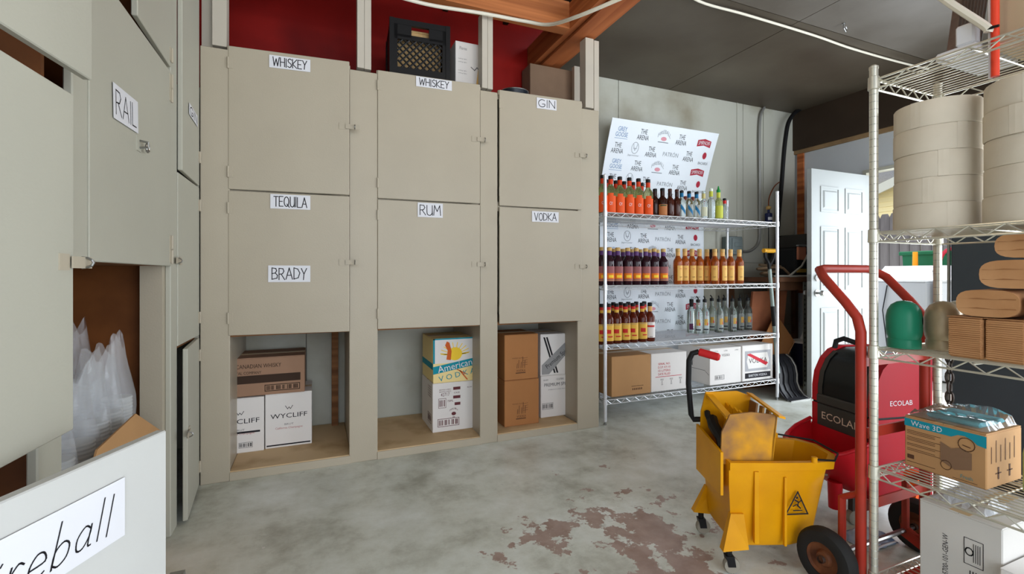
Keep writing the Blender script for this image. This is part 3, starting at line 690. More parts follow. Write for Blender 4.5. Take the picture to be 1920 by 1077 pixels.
# ------------------------------------------------------------------ wire shelf with the bottles
def wire_rack(r, x0, x1, y0, y1, zs, ztop, m, pr=.0125, pitch=.026, along='Y', groove=False):
    for (x, y) in ((x0, y0), (x1, y0), (x0, y1), (x1, y1)):
        p = MB().tube([(x, y, .025), (x, y, ztop)], pr, 12).build('post', m, r, smooth=True)
        MB().lathe([(pr * .9, 0), (pr * .9, .01), (pr * .5, .014), (pr * .5, .03)], 10, (x, y, 0)).build('foot', STEEL, p)
        MB().lathe([(pr * 1.1, 0), (pr * 1.1, .008), (pr * .5, .014)], 10, (x, y, ztop)).build('cap', m, p, smooth=True)
        if groove:
            gm = MB(); z = .06
            while z < ztop - .02: gm.lathe([(pr, 0), (pr * 1.05, .001), (pr, .002)], 10, (x, y, z), cap=False); z += .0254
            gm.build('grooves', STEEL, p)['kind'] = 'stuff'
    for z in zs:
        dk = MB()
        if along == 'Y':
            n = int((x1 - x0) / pitch)
            for i in range(1, n): x = x0 + (x1 - x0) * i / n; dk.tube([(x, y0, z), (x, y1, z)], .0019, 5, cap=False)
            for k in (1 / 3, 2 / 3): y = y0 + (y1 - y0) * k; dk.tube([(x0, y, z - .006), (x1, y, z - .006)], .003, 5, cap=False)
        else:
            n = int((x1 - x0) / pitch)
            for i in range(1, n): x = x0 + (x1 - x0) * i / n; dk.tube([(x, y0, z), (x, y1, z)], .0021, 6, cap=False)
            k = 1
            while k * .26 < y1 - y0: y = y1 - k * .26; dk.tube([(x0, y, z - .006), (x1, y, z - .006)], .003, 6, cap=False); k += 1
        s_ = dk.build('wire_shelf', m, r)
        rim = MB(); zz = MB()
        cs = [(x0, y0), (x1, y0), (x1, y1), (x0, y1)]
        for i in range(4):
            a, b = cs[i], cs[(i + 1) % 4]; L = math.hypot(b[0] - a[0], b[1] - a[1]); u = ((b[0] - a[0]) / L, (b[1] - a[1]) / L)
            for dz in (.003, -.028): rim.tube([(a[0] + u[0] * pr, a[1] + u[1] * pr, z + dz), (b[0] - u[0] * pr, b[1] - u[1] * pr, z + dz)], .0034, 6, cap=False)
            n = max(4, int(L / .042)); n += n % 2; pts = []
            for k in range(n + 1):
                t = pr + (L - 2 * pr) * k / n; pts.append((a[0] + u[0] * t, a[1] + u[1] * t, z + (.002 if k % 2 == 0 else -.027)))
            for p, q in zip(pts[:-1], pts[1:]): zz.tube([p, q], .0022, 5, cap=False)
        rim.build('rim', m, s_); zz.build('rim_truss', m, s_)
        for (x, y) in cs: MB().lathe([(pr * 1.05, -.032), (pr * 1.35, -.03), (pr * 1.25, .012), (pr * 1.05, .014)], 12, (x, y, z), cap=False).build('collar', m, s_, smooth=True)
    for c in r.children: c.location = tuple(-v for v in r.location)
SX0, SX1, SYF, SYB = 1.95, 3.735, 2.90, 3.44
SZ = (1.552, 1.015, .578, .176)
r = thing('wire_shelf_unit', 'four-tier chrome wire shelf full of bottles against the back wall', 'shelf', (SX0, SYF, 0))
wire_rack(r, SX0, SX1, SYF, SYB, SZ, 1.82, CHROME)
# ------------------------------------------------------------------ advertising board behind the shelf
BX0, BX1, BZ, BK = 2.30, 3.49, 2.42, 1.84
def board_pt(u, v, off=0.0):
    z = v
    if z <= BK: return Vector((BX0 + u, 3.50 - off, z))
    t = (z - BK) / (BZ - BK); y = 3.50 - .19 * (t * .75 + t * t * .25)
    return Vector((BX0 + u, y - off, z))
r = thing('advertising_board', 'tall white board of drink brand logos leaning behind the wire shelf', 'board', (BX0, 3.5, 0))
vz = [.01, BK] + [BK + (BZ - BK) * i / 6 for i in range(1, 7)]; W = BX1 - BX0
vs = []; fs = []
for z in vz:
    for u in (0, W):
        for o in (0, -.006): vs.append(board_pt(u, z, o))
for i in range(len(vz) - 1):
    a = i * 4; b = a + 4
    fs += [(a, a + 2, b + 2, b), (a + 1, b + 1, b + 3, a + 3), (a, b, b + 1, a + 1), (a + 2, a + 3, b + 3, b + 2)]
fs += [(0, 1, 3, 2), (len(vs) - 4, len(vs) - 2, len(vs) - 1, len(vs) - 3)]
MB().add(vs, fs).build('panel', mat('white_foam_board', (226, 232, 238), .45), r, world=True)
bf = lambda u, v: board_pt(u, v, .0012)
bf2 = lambda u, v: board_pt(u, v, .0020)
BLUE = mat('blue_ink', (88, 128, 176), .7); INKD = mat('charcoal_ink', (58, 60, 66), .8); INKL = mat('pale_grey_ink', (140, 146, 152), .8); DRED = mat('crimson_ink', (170, 44, 62), .7); PINK = mat('pink_ink', (214, 150, 160), .8)
def logo(nm, m_, fill, parent=None):
    mb = MB(); fill(mb); return mb.build(nm, m_, parent or r, world=True, fix=False)
row = 0; z = 2.325
while z > .45:
    if row % 2 == 0:
        logo('blue_logo', BLUE, lambda k: (put_text(k, 'GREY\nGOOSE', bf, .125, z, .125, .078), put_line(k, [(.06, z - .052), (.19, z - .052)], .003, bf)))
        for u in (.35, .775): logo('black_logo', INKD, lambda k: put_text(k, 'THE\nARENA', bf, u, z, .125, .085))
        q = logo('grey_logo', INKL, lambda k: (put_text(k, 'FIREBALL', bf, .575, z + .01, .14, .03, arc=.035), put_line(k, [(.52, z - .04), (.63, z - .04)], .007, bf)))
        logo('pink_mark', PINK, lambda k: put_poly(k, arc_pts(.575, z - .012, .032, .017, 0, 330, 10), bf), q)
        q = logo('red_logo', DRED, lambda k: put_poly(k, [(.965, z + .02), (1.045, z + .035), (1.125, z + .02), (1.125, z - .035), (1.045, z - .02), (.965, z - .035)], bf))
        logo('white_lettering', PAPER, lambda k: put_text(k, 'SMIRNOFF', bf2, 1.045, z - .004, .135, .032, arc=.006), q)
    else:
        for u in (.11, .47, .90): logo('black_logo', INKD, lambda k: put_text(k, 'THE\nARENA', bf, u, z, .125, .085))
        logo('grey_logo', INKL, lambda k: (put_line(k, arc_pts(.29, z + .015, .036, .046, 0, 360, 18), .004, bf), put_line(k, [(.27, z + .045), (.28, z + .01), (.29, z - .005), (.30, z + .01), (.31, z + .045)], .004, bf),
             put_line(k, [(.275, z + .012), (.305, z + .012)], .004, bf), put_text(k, 'Jägermeister', bf, .285, z - .047, .12, .018)))
        logo('grey_logo', INKL, lambda k: put_text(k, 'PATRÓN', bf, .69, z, .175, .045))
        q = logo('black_logo', INKD, lambda k: put_text(k, 'BACARDÍ', bf, 1.085, z - .042, .115, .028))
        logo('crimson_mark', DRED, lambda k: put_poly(k, arc_pts(1.085, z + .022, .024, .03, 0, 345, 14), bf), q)
    z -= .1275; row += 1
# ------------------------------------------------------------------ bottles
def glassy(name, rgb, trans=.85, rough=.06): return mat(name, rgb, rough, trans=trans, ior=1.33, spec=.6)
G_CLEAR = glassy('clear_glass', (232, 242, 238), .96); G_PALE = glassy('pale_green_glass', (196, 200, 150), .9); G_DARK = mat('dark_brown_spirit', (48, 22, 16), .08, spec=.7); G_WINE = mat('dark_wine_spirit', (44, 20, 28), .08, spec=.7)
G_AMB = glassy('amber_spirit', (206, 104, 36), .72); G_RED = glassy('red_brown_spirit', (120, 46, 26), .55); G_LIME = glassy('lime_glass', (214, 226, 150), .9)
def bottle(name, label, h, R, glass, cap, neck=None, lab=None, shoulder=.58, neckr=.016, extra=None, capm=None, band2=None, group=None, kind='bottle'):
    b = thing(name, label, kind, (0, 0, 0), 0, group)
    zs_, zn = h * shoulder, h * (shoulder + .16); zc = h * .915
    MB().lathe([(R * .9, 0), (R, .006), (R, zs_), (R * .93, zs_ + (zn - zs_) * .3), (R * .62, zs_ + (zn - zs_) * .7), (neckr, zn), (neckr * .95, zc)], 16).build('glass', glass, b, smooth=True)
    c = MB().lathe([(neckr * 1.08, zc - .002), (neckr * 1.1, zc + .004), (neckr * 1.1, h - .003), (neckr * .9, h)], 14).build('cap', cap, b, smooth=True)
    if neck: MB().lathe([(neckr * 1.06, zn + .004), (neckr * 1.04, zc - .003)], 14, cap=False).build('neck_band', neck, b, smooth=True)
    if band2: MB().lathe([(neckr * 1.10, zn + (zc - zn) * band2[1]), (neckr * 1.10, zn + (zc - zn) * band2[2])], 14, cap=False).build('neck_ring', band2[0], b, smooth=True)
    if lab:
        m_, f0, f1, arc = lab
        a = math.radians(-115); l_ = MB().lathe([(R + .0008, h * f0), (R + .0008, h * f1)], 12, a0=a - math.radians(arc / 2), a1=a + math.radians(arc / 2), cap=False).build('label', m_, b, smooth=True)
        if extra: extra(b, l_, h, R)
    return b
def on_cyl(R): return lambda ang, z: Vector((R * math.cos(math.radians(ang)), R * math.sin(math.radians(ang)), z))
def round_print(l_, text, R, z, w, hh, m_, nm='lettering', ang=-115):
    mb = MB(); put_text(mb, text, lambda a, b2: on_cyl(R + .0016)(ang + math.degrees(a / R), b2), 0, z, w, hh); mb.build(nm, m_, l_, fix=False)
def patch(l_, R, a0, a1, z0, z1, m_, nm, o=.0014):
    MB().lathe([(R + o, z0), (R + o, z1)], 6, a0=math.radians(a0), a1=math.radians(a1), cap=False).build(nm, m_, l_, smooth=True)
L_OR = mat('orange_label', (226, 86, 30), .5); L_ORD = mat('orange_neck_foil', (206, 62, 24), .35); L_PUR = mat('purple_neck_foil', (88, 52, 108), .4); L_SUN = mat('sunset_orange_label', (232, 120, 30), .5); L_MAUVE = mat('mauve_label', (150, 90, 90), .55)
L_CRM = mat('cream_gold_label', (226, 178, 96), .55); L_YR = mat('yellow_label', (222, 176, 70), .5); L_WHT = mat('white_label', (226, 220, 216), .55); L_BLU = mat('blue_band_label', (20, 104, 148), .5); GOLD = mat('gold_cap', (196, 160, 96), .4); TANC = mat('tan_neck_wrap', (214, 164, 96), .5)
GRN = mat('green_cap', (24, 140, 60), .4); REDM = mat('red_neck_foil', (196, 40, 34), .45); L_LIME = mat('lime_label', (186, 190, 70), .55)
def ord_(i): return ['first', 'second', 'third', 'fourth', 'fifth', 'sixth', 'seventh', 'eighth', 'ninth', 'tenth', 'eleventh', 'twelfth'][i]
def row_of(proto, spots, z, fmt, group, jit=0.0):
    rnd = random.Random(group)
    for i, (x, y) in enumerate(spots):
        o = proto if i == 0 else dup(proto, (0, 0, 0), 0, '')
        rz = rnd.uniform(-jit, jit); o.location = (x, y, z); o.rotation_euler = (0, 0, rz); WM[o] = MAT((x, y, z), rz)
        o['label'] = fmt % ord_(i) if '%s' in fmt else fmt; o['group'] = group
def sp(pxs, y): return [(onY(p, 500, y).x, y) for p in pxs]
ZT1, ZT2, ZT3 = SZ[0] + .0036, SZ[1] + .0036, SZ[2] + .0036
# top tier
def or_extra(b, l_, h, R):
    round_print(l_, 'O!', R, h * .26, .022, .024, PAPER)
    MB().lathe([(R + .0008, h * .46), (R + .0009, h * .53)], 8, a0=math.radians(-150), a1=math.radians(-85), cap=False).build('label_arch', L_OR, l_, smooth=True)
def mk_or(): return bottle('liquor_bottle', '', .285, .0375, G_PALE, BLACKP, L_ORD, (L_OR, .02, .46, 190), .60, .0165, or_extra)
row_of(mk_or(), sp((1130, 1145, 1162, 1180, 1197, 1215), 2.965), ZT1, 'orange-labelled bottle, top tier front row, %s from the cabinet', 'orange-labelled bottles, front row', .1)
row_of(mk_or(), sp((1138, 1154.5, 1170, 1187, 1203), 3.10), ZT1, 'orange-labelled bottle, top tier back row, %s from the cabinet', 'orange-labelled bottles, back row', .1)
def jag_extra(b, l_, h, R):
    patch(l_, R, -155, -75, h * .36, h * .40, mat('dark_green_print', (40, 70, 40), .5), 'green_stripe')
row_of(bottle('liqueur_bottle', '', .225, .036, G_DARK, BLACKP, G_DARK, None, .56, .0155), sp((1228,), 3.0), ZT1, 'unlabelled dark brown bottle on the top tier, %s after the orange ones', 'dark brown bottles')
row_of(bottle('liqueur_bottle', '', .225, .037, G_DARK, BLACKP, G_DARK, (mat('tan_label', (176, 112, 64), .55), .04, .42, 120), .56, .0165, jag_extra), sp((1242,), 2.96), ZT1, 'dark bottle with tan and green label on the top tier, %s dark one', 'dark brown bottles')
row_of(bottle('liqueur_bottle', '', .232, .034, mat('red_brown_dark_spirit', (66, 28, 18), .08, spec=.7), mat('brown_cap', (70, 34, 24), .4), G_DARK, None, .56, .0145), sp((1256, 1269), 2.985), ZT1, 'slim reddish brown bottle, top tier, %s after the tan-labelled one', 'slim brown bottles')
def blue_extra(b, l_, h, R):
    mb = MB(); f_ = on_cyl(R + .0016)
    for i in range(5):
        a0, a1 = -150 + i * 14, -136 + i * 14; z0, z1 = h * (.34 - i * .05), h * (.34 - (i + 1) * .05)
        mb.add([f_(a0, z0), f_(a1, z1), f_(a1, z1 + h * .16), f_(a0, z0 + h * .16)], [(0, 1, 2, 3)])
    mb.build('blue_stripe', L_BLU, l_, fix=False)
row_of(bottle('rum_bottle', '', .222, .033, G_CLEAR, BLACKP, L_BLU, (mat('clear_label', (206, 214, 214), .3, alpha=.35), .05, .5, 100), .58, .0145, blue_extra), sp((1278, 1292, 1306), 2.965), ZT1, 'clear bottle with blue neck and stripe, top tier, %s from the left', 'blue-necked clear bottles', .15)
row_of(bottle('rum_bottle', '', .20, .03, glassy('olive_spirit', (150, 120, 50), .7), mat('rust_cap', (120, 50, 34), .4), mat('rust_neck', (130, 60, 40), .45), None, .56, .014), sp((1285, 1299), 3.07), ZT1, 'short olive bottle behind the blue-necked ones, %s from the left', 'short olive bottles')
row_of(bottle('vodka_bottle', '', .235, .034, G_CLEAR, G_CLEAR, mat('pale_gold_ring', (196, 184, 120), .4), (mat('pale_label', (196, 196, 170), .5), .1, .42, 80), .55, .014), sp((1319,), 2.97), ZT1, 'plain clear bottle with pale label, top tier, %s after the blue-necked ones', 'clear bottles at the right of the top tier')
row_of(bottle('vodka_bottle', '', .262, .034, G_CLEAR, mat('frost_cap', (220, 230, 214), .4), L_LIME, None, .56, .0145), sp((1333,), 2.97), ZT1, 'tall clear bottle with lime-yellow neck, %s left of the green spout', 'clear bottles at the right of the top tier')
def spout(b, l_, h, R): MB().lathe([(.010, h), (.004, h + .03)], 8).build('spout', GRN, b, smooth=True)
row_of(bottle('vodka_bottle', '', .256, .036, G_LIME, GRN, L_LIME, (L_LIME, .06, .46, 110), .56, .0145, spout), sp((1347,), 2.965), ZT1, 'lime bottle with a pointed green spout on the top tier', 'clear bottles at the right of the top tier')
row_of(bottle('vodka_bottle', '', .195, .029, G_CLEAR, BLACKP, REDM, None, .58, .0135), sp((1358.5,), 3.0), ZT1, 'small clear red-necked bottle, top tier, %s from the right end', 'clear bottles at the right of the top tier')
# second tier
def pur_extra(b, l_, h, R):
    patch(l_, R, -165, -65, h * .17, h * .32, L_SUN, 'sunset_print'); patch(l_, R, -135, -80, h * .2, h * .27, SUNY, 'sun_print', .002)
    patch(l_, R, -165, -65, h * .125, h * .14, mat('tan_line', (200, 150, 100), .5), 'gold_line')
def mk_pur(): return bottle('wine_bottle', '', .285, .038, G_WINE, GOLD, L_PUR, (L_MAUVE, .11, .50, 170), .62, .0175, pur_extra)
row_of(mk_pur(), sp((1128.5, 1142.5, 1158.5, 1177, 1193, 1210.5, 1226.5, 1243.5), 2.965), ZT2, 'purple-necked bottle with sunset label, second tier front row, %s from the cabinet', 'purple-necked bottles, front row', .12)
row_of(mk_pur(), sp((1136, 1151, 1168, 1184, 1200.5, 1217, 1232.5), 3.10), ZT2, 'purple-necked dark bottle, second tier back row, %s from the cabinet', 'purple-necked bottles, back row', .12)
def amb_extra(b, l_, h, R): round_print(l_, 'TT', R, h * .42, .02, .014, INKR); round_print(l_, 'rum', R, h * .2, .022, .008, INKB)
row_of(bottle('rum_bottle', '', .30, .0375, G_AMB, GOLD, TANC, (L_CRM, .10, .52, 85), .62, .0175, amb_extra), sp((1271, 1284, 1297.5, 1311.5, 1325.5), 3.10) + sp((1340, 1354.5, 1369.5, 1386), 3.02), ZT2, 'amber rum bottle on the second tier, %s from the purple ones', 'amber rum bottles', .5)
r = thing('dark_bottle', 'dark round-shouldered jar behind the amber rum bottles', 'jar', (onY(1336, 500, 3.30).x, 3.30, ZT2))
MB().lathe([(.05, 0), (.055, .01), (.055, .20), (.04, .25), (.04, .285)], 16).build('body', G_DARK, r, smooth=True); MB().lathe([(.044, .285), (.046, .29), (.046, .312), (.04, .316)], 16).build('lid', BLACKP, r, smooth=True)
# third tier
def red_extra(b, l_, h, R):
    patch(l_, R, -150, -95, h * .26, h * .36, REDM, 'red_emblem'); patch(l_, R, -160, -70, h * .46, h * .49, GOLD, 'gold_line'); patch(l_, R, -130, -75, h * .17, h * .2, REDM, 'red_script')
def mk_red(): return bottle('liqueur_bottle', '', .30, .0385, G_RED, BLACKP, L_YR, (L_YR, .08, .50, 150), .60, .0165, red_extra, band2=(REDM, .55, 1.0))
def spout_top(o): pass
row_of(mk_red(), sp((1128.5, 1141, 1156, 1166.5 + 6, 1187, 1204), 2.965), ZT3, 'yellow-labelled bottle, third tier front row, %s from the cabinet', 'yellow-labelled bottles, front row', .15)
row_of(mk_red(), sp((1136, 1150, 1164, 1178, 1193, 1208), 3.10), ZT3, 'red-necked dark bottle, third tier back row, %s from the cabinet', 'yellow-labelled bottles, back row', .15)
def wr_extra(b, l_, h, R): patch(l_, R, -160, -70, h * .37, h * .42, REDM, 'red_stripe'); round_print(l_, 'III', R, h * .12, .02, .01, INK)
row_of(bottle('liqueur_bottle', '', .30, .0385, G_RED, BLACKP, TANC, (L_WHT, .10, .50, 150), .60, .0165, wr_extra), sp((1218.5,), 2.965), ZT3, 'red-brown bottle turned to its white back label on the third tier', 'yellow-labelled bottles, front row')
def clr_extra(b, l_, h, R):
    patch(l_, R, -140, -95, h * .24, h * .42, mat('gold_print', (190, 150, 70), .5), 'gold_emblem'); patch(l_, R, -150, -85, h * .10, h * .14, INKD, 'dark_oval'); patch(l_, R, -105, -92, h * .24, h * .32, INKR, 'red_dot')
CLP = mat('clear_print_label', (220, 228, 226), .25, alpha=.25)
def pourer(b, l_, h, R):
    clr_extra(b, l_, h, R); MB().tube([(0, 0, h - .004), (0, 0, h + .012), (-.018, -.006, h + .026)], .0055, 8).build('pourer', BLACKP, b)
def mk_clr(): return bottle('vodka_bottle', '', .30, .0385, G_CLEAR, BLACKP, None, (CLP, .06, .52, 110), .60, .0165, pourer)
row_of(mk_clr(), sp((1309, 1321.5, 1348, 1373), 3.17) + sp((1387, 1402), 3.22), ZT3, 'clear bottle with black pourer, third tier front row, %s from the left', 'clear vodka bottles, front row', .3)
row_of(mk_clr(), sp((1334.5, 1358), 3.30), ZT3, 'clear bottle with black pourer, third tier back row, %s from the left', 'clear vodka bottles, back row', .3)
def vio_extra(b, l_, h, R): patch(l_, R, -160, -70, h * .1, h * .28, mat('violet_print', (96, 48, 84), .5), 'violet_print')
row_of(bottle('vodka_bottle', '', .30, .0385, G_CLEAR, BLACKP, BLACKP, (CLP, .06, .52, 110), .60, .0165, vio_extra), sp((1296.5,), 3.24), ZT3, 'clear bottle with a violet print, leftmost of the clear ones on the third tier', 'clear vodka bottles, front row')
# boxes on the bottom tier
ZB = SZ[3] + .0038
def faint(ink, fn, W, H):
    k = ink('faint_print', INKB); put_line(k, [(W * .5, H * .22), (W * .8, H * .22)], .004, fn)
    for j in range(6): put_rect(k, W * (.52 + .045 * j), W * (.545 + .045 * j), H * .12, H * .17, fn)
def x_(px): return onY(px, 700, 2.95).x
carton('cardboard_box', 'tan cardboard box at the left end of the bottom tier', x_(1147), x_(1220), 2.95, 3.32, ZB, .482, CARD, front=faint)
def serial(ink, fn, W, H):
    k = ink('red_print', INKR)
    for j, t in enumerate(('SERIAL NO.', 'D.S.P. KY-10', '12 LITERS', 'DATE FILLED')): put_text(k, t, fn, W * .36, H * (.72 - .09 * j), .12, .017)
    put_line(k, [(W * .12, H * .38), (W * .85, H * .38)], .004, fn); g_ = ink('grey_print', INKG)
    for j in range(3): put_text(g_, 'PROOF\n80\nUSA', fn, W * (.3 + .26 * j), H * .24, .03, .05)
carton('spirits_carton', 'white carton with red serial lettering on the bottom tier beside the tan box', x_(1222.5), x_(1289), 2.96, 3.32, ZB, .478, CARDW, front=serial)
def vod(ink, fn, W, H):
    k = ink('grey_print', INKG); put_text(k, 'VODKA', fn, W * .5, H * .80, .09, .022)
    for j, t in enumerate((.2, .5, .85)): put_text(k, 'LITER', fn, W * t, H * .92, .04, .01)
    put_barcode(k, W * .16, W * .45, H * .14, H * .25, fn, 16)
def vods(ink, fn, W, H):
    k = ink('black_print', INK); put_rect(k, W * .45, W * .48, H * .45, H * .75, fn); put_line(k, [(0, H * .38), (W * .85, H * .38), (W * .97, H * .28)], .003, fn)
carton('vodka_box', 'white vodka carton in the middle of the bottom tier, its side showing', x_(1331), x_(1389.5), 2.95, 3.32, ZB, .483, CARDW, front=vod, side=vods)
def barton(ink, fn, W, H):
    g_ = ink('grey_panel', mat('grey_ornament_ink', (168, 168, 172), .7)); put_rect(g_, .03, W - .03, H * .27, H * .84, fn)
    w_ = ink('white_panel', CARDW); put_poly(w_, [(.07, H * .34), (W - .07, H * .34), (W - .05, H * .55), (W - .07, H * .77), (.07, H * .77), (.05, H * .55)], up(fn, .0004))
    k = ink('black_print', INK); put_text(k, 'VODKA', up(fn, .0008), W * .5, H * .56, .22, .042); put_rect(k, .03, W - .03, H * .07, H * .22, fn)
    put_text(ink('white_lettering', PAPER), 'BARTON VODKA', up(fn, .0006), W * .5, H * .145, .22, .022)
    put_poly(ink('red_ribbon', INKR), [(.05, H * .74), (.09, H * .77), (W - .06, H * .47), (W - .09, H * .40)], up(fn, .0012))
carton('vodka_box', 'white carton printed with an ornate vodka label and red ribbon at the right end', x_(1392), x_(1449), 2.95, 3.32, ZB, .487, CARDW, front=barton)
# ------------------------------------------------------------------ the open back door
DW = mat('white_door_enamel', (164, 168, 167), .5)
r = thing('panel_door', 'white six-panel door standing open into the room', 'door', (WALL_X - .02, 2.82, 0))
D0, D1, DH, TH = 4.035, WALL_X - .012, 2.04, .044
MB().bbox(D0, D1, 2.80, 2.80 + TH, .012, DH, .003).build('slab', DW, r, world=True)
pw = (D1 - D0); cols = ((D0 + .12 * pw + .02, D0 + .46 * pw), (D0 + .56 * pw, D0 + .88 * pw))
for (x0, x1) in cols:
    for (z0, z1) in ((.25, .80), (.96, 1.53), (1.66, 1.89)):
        p = MB(); f_ = 2.80
        for a, b, c, d in ((x0, x1, z0, z0 + .018), (x0, x1, z1 - .018, z1), (x0, x0 + .018, z0 + .018, z1 - .018), (x1 - .018, x1, z0 + .018, z1 - .018)): p.box(a, b, f_ - .006, f_, c, d)
        pn = p.build('panel_moulding', DW, r, world=True)
        x0i, x1i, z0i, z1i = x0 + .035, x1 - .035, z0 + .035, z1 - .035
        MB().add([(x0i, f_, z0i), (x1i, f_, z0i), (x1i, f_, z1i), (x0i, f_, z1i), (x0i + .012, f_ - .008, z0i + .012), (x1i - .012, f_ - .008, z0i + .012), (x1i - .012, f_ - .008, z1i - .012), (x0i + .012, f_ - .008, z1i - .012)],
                 [(0, 1, 5, 4), (1, 2, 6, 5), (2, 3, 7, 6), (3, 0, 4, 7), (4, 5, 6, 7)]).build('panel_field', DW, pn, world=True)
kx = D0 + .065
def lathe_y(prof, x, y, z, s=-1, n=16):
    mb = MB().lathe(prof, n); mb.v = [Vector((x + p.x, y + s * p.z, z + p.y)) for p in mb.v]; return mb
for s, y in ((-1, 2.80), (1, 2.844)):
    lathe_y([(.030, 0), (.030, .006), (.012, .010), (.011, .035), (.024, .045), (.027, .058), (.018, .07), (.0, .072)], kx, y, .935, s).build('door_knob', STEEL, r, world=True, smooth=True)
    lathe_y([(.030, 0), (.028, .012), (.016, .016), (.0, .018)], kx, y, 1.07, s).build('deadbolt', STEEL, r, world=True, smooth=True)
MB().box(D0 - .002, D0, 2.807, 2.835, 1.04, 1.10).box(D0 - .002, D0, 2.807, 2.835, .905, .965).build('latch_plate', STEEL, r, world=True)
for z in (.25, 1.03, 1.8): MB().tube([(D1 + .004, 2.798, z - .045), (D1 + .004, 2.798, z + .045)], .007, 8).build('hinge', STEEL, r, world=True)
# ------------------------------------------------------------------ outside
GR = mat('pale_concrete_ground', (176, 172, 164), .8, var=.1, vscale=2)
struct(MB().box(WALL_X + .1, 24, -6, 16, -.12, -.02).build('ground', GR))
FW = mat('weathered_fence_wood', (138, 132, 128), .8, rgb2=(96, 90, 88), vscale=5, stretch=(1, 1, .15))
r = thing('plank_fence', 'weathered grey dog-eared wooden fence outside the open door', 'fence', (8.5, 4.2, -.02))
pk = None; y = 2.6; i = 0
while y < 6.4:
    if pk is None:
        pk = MB().prism([(-.066, 0), (.066, 0), (.066, 2.04), (.04, 2.10), (-.04, 2.10), (-.066, 2.04)], ((0, 0, 0), (0, 1, 0), (0, 0, 1), (1, 0, 0)), .018).build('plank', FW, r)
        o = pk
    else: o = pk.copy(); COL.objects.link(o); o.parent = r
    o.location = (random.uniform(0, .008), y - 4.2, random.uniform(-.01, .01)); y += .139
for z in (.4, 1.6): MB().box(.02, .06, -1.6, 2.2, z, z + .09).build('fence_rail', FW, r)
# neighbour's house
SID = mat('pale_yellow_siding', (226, 210, 158), .7); ROOF = mat('grey_shingles', (140, 140, 142), .8, var=.25, vscale=30, stretch=(1, .3, 1))
r = thing('house', 'pale yellow house with a grey roof behind the fence', 'house', (14, 7, -.02))
MB().box(14.06, 19, 3.5, 11, 0, 3.45).build('wall', SID, r, world=True)
for j in range(26):
    z = .05 + j * .13
    MB().hexa([(14.03, 3.5, z), (14.06, 3.5, z), (14.06, 11, z), (14.03, 11, z), (14.055, 3.5, z + .128), (14.06, 3.5, z + .128), (14.06, 11, z + .128), (14.055, 11, z + .128)]).build('siding_board', SID, r, world=True)
ym = 7.36
rf = MB().hexa([(13.6, 3.2, 5.0), (13.6, 8.05, 3.22), (19, 8.05, 3.22), (19, 3.2, 5.0), (13.6, 3.2, 5.08), (13.6, 8.05, 3.30), (19, 8.05, 3.30), (19, 3.2, 5.08)])
rf.build('roof', ROOF, r, world=True)
MB().hexa([(13.55, 3.2, 4.84), (13.55, 8.08, 3.04), (13.6, 8.08, 3.04), (13.6, 3.2, 4.84), (13.55, 3.2, 5.06), (13.55, 8.08, 3.28), (13.6, 8.08, 3.28), (13.6, 3.2, 5.06)]).build('fascia', WHITEP, r, world=True)
MB().hexa([(14.03, 3.5, 3.40), (14.06, 3.5, 3.40), (14.06, 7.9, 3.40), (14.03, 7.9, 3.40), (14.03, 3.5, 4.87), (14.06, 3.5, 4.87), (14.06, 7.9, 3.41), (14.03, 7.9, 3.41)]).build('gable', SID, r, world=True)
MB().box(13.62, 19, 8.0, 12, 3.2, 4.8).build('roof_slope', ROOF, r, world=True)
# two laundry machines by the fence
APW = mat('white_appliance', (232, 234, 236), .35); APG = mat('grey_appliance_side', (176, 178, 180), .45)
for k, (ya, yb, xa, lab) in enumerate(((2.86, 3.52, 5.9, 'white washing machine with a sloping control panel outside the door'), (2.14, 2.82, 5.95, 'second white laundry machine outside, partly behind the dark cabinet'))):
    r = thing('washing_machine', lab, 'washer', (xa + .33, (ya + yb) / 2, -.02))
    MB().bbox(xa, xa + .66, ya, yb, 0, 1.02, .012).build('body', APG if k == 0 else APW, r, world=True)
    MB().bbox(xa - .012, xa + .67, ya - .006, yb + .006, 1.02, 1.05, .01).build('top', APW, r, world=True)
    MB().hexa([(xa + .30, ya, 1.05), (xa + .66, ya, 1.05), (xa + .66, yb, 1.05), (xa + .30, yb, 1.05), (xa + .46, ya + .06, 1.20), (xa + .66, ya + .06, 1.20), (xa + .66, yb - .02, 1.20), (xa + .46, yb - .02, 1.20)]).build('control_panel', APW, r, world=True)
    for j in range(1):
        yy = ya + .10 + .17 * j; MB().tube([(xa + .385, yy, 1.125), (xa + .36, yy, 1.14)], .022, 10).build('dial', STEEL, r, world=True)
    MB().tube([(xa - .01, yb - .3, .98), (xa - .02, yb - .26, .7), (xa - .012, yb - .3, .3)], .006, 6).build('hose', BLACKP, r, world=True)
r = thing('garbage_bin', 'dark green bin beyond the laundry machines', 'bin', (7.2, 3.3, -.02))
BG = mat('green_bin_plastic', (24, 96, 62), .5)
MB().hexa([(6.95, 2.45, 0), (7.5, 2.45, 0), (7.5, 3.55, 0), (6.95, 3.55, 0), (6.9, 2.4, 1.34), (7.55, 2.4, 1.34), (7.55, 3.6, 1.34), (6.9, 3.6, 1.34)]).build('body', BG, r, world=True)
MB().bbox(6.87, 7.58, 2.37, 3.63, 1.34, 1.39, .01).build('lid', BG, r, world=True)
c = onX(1783, 490, 6.6); HOSE = mat('red_garden_hose', (176, 40, 56), .4)
tag(MB().tube([(6.62, c.y + .11 * math.cos(t), c.z - .02 + .16 * math.sin(t)) for t in [2 * math.pi * i / 24 for i in range(24)]], .02, 8, closed=True).tube([(6.62, c.y, c.z - .18), (6.66, c.y - .05, .5), (6.62, c.y + .1, -.01)], .02, 8).build('garden_hose', HOSE, smooth=True), 'red garden hose coiled outside in front of the green bin', 'hose')
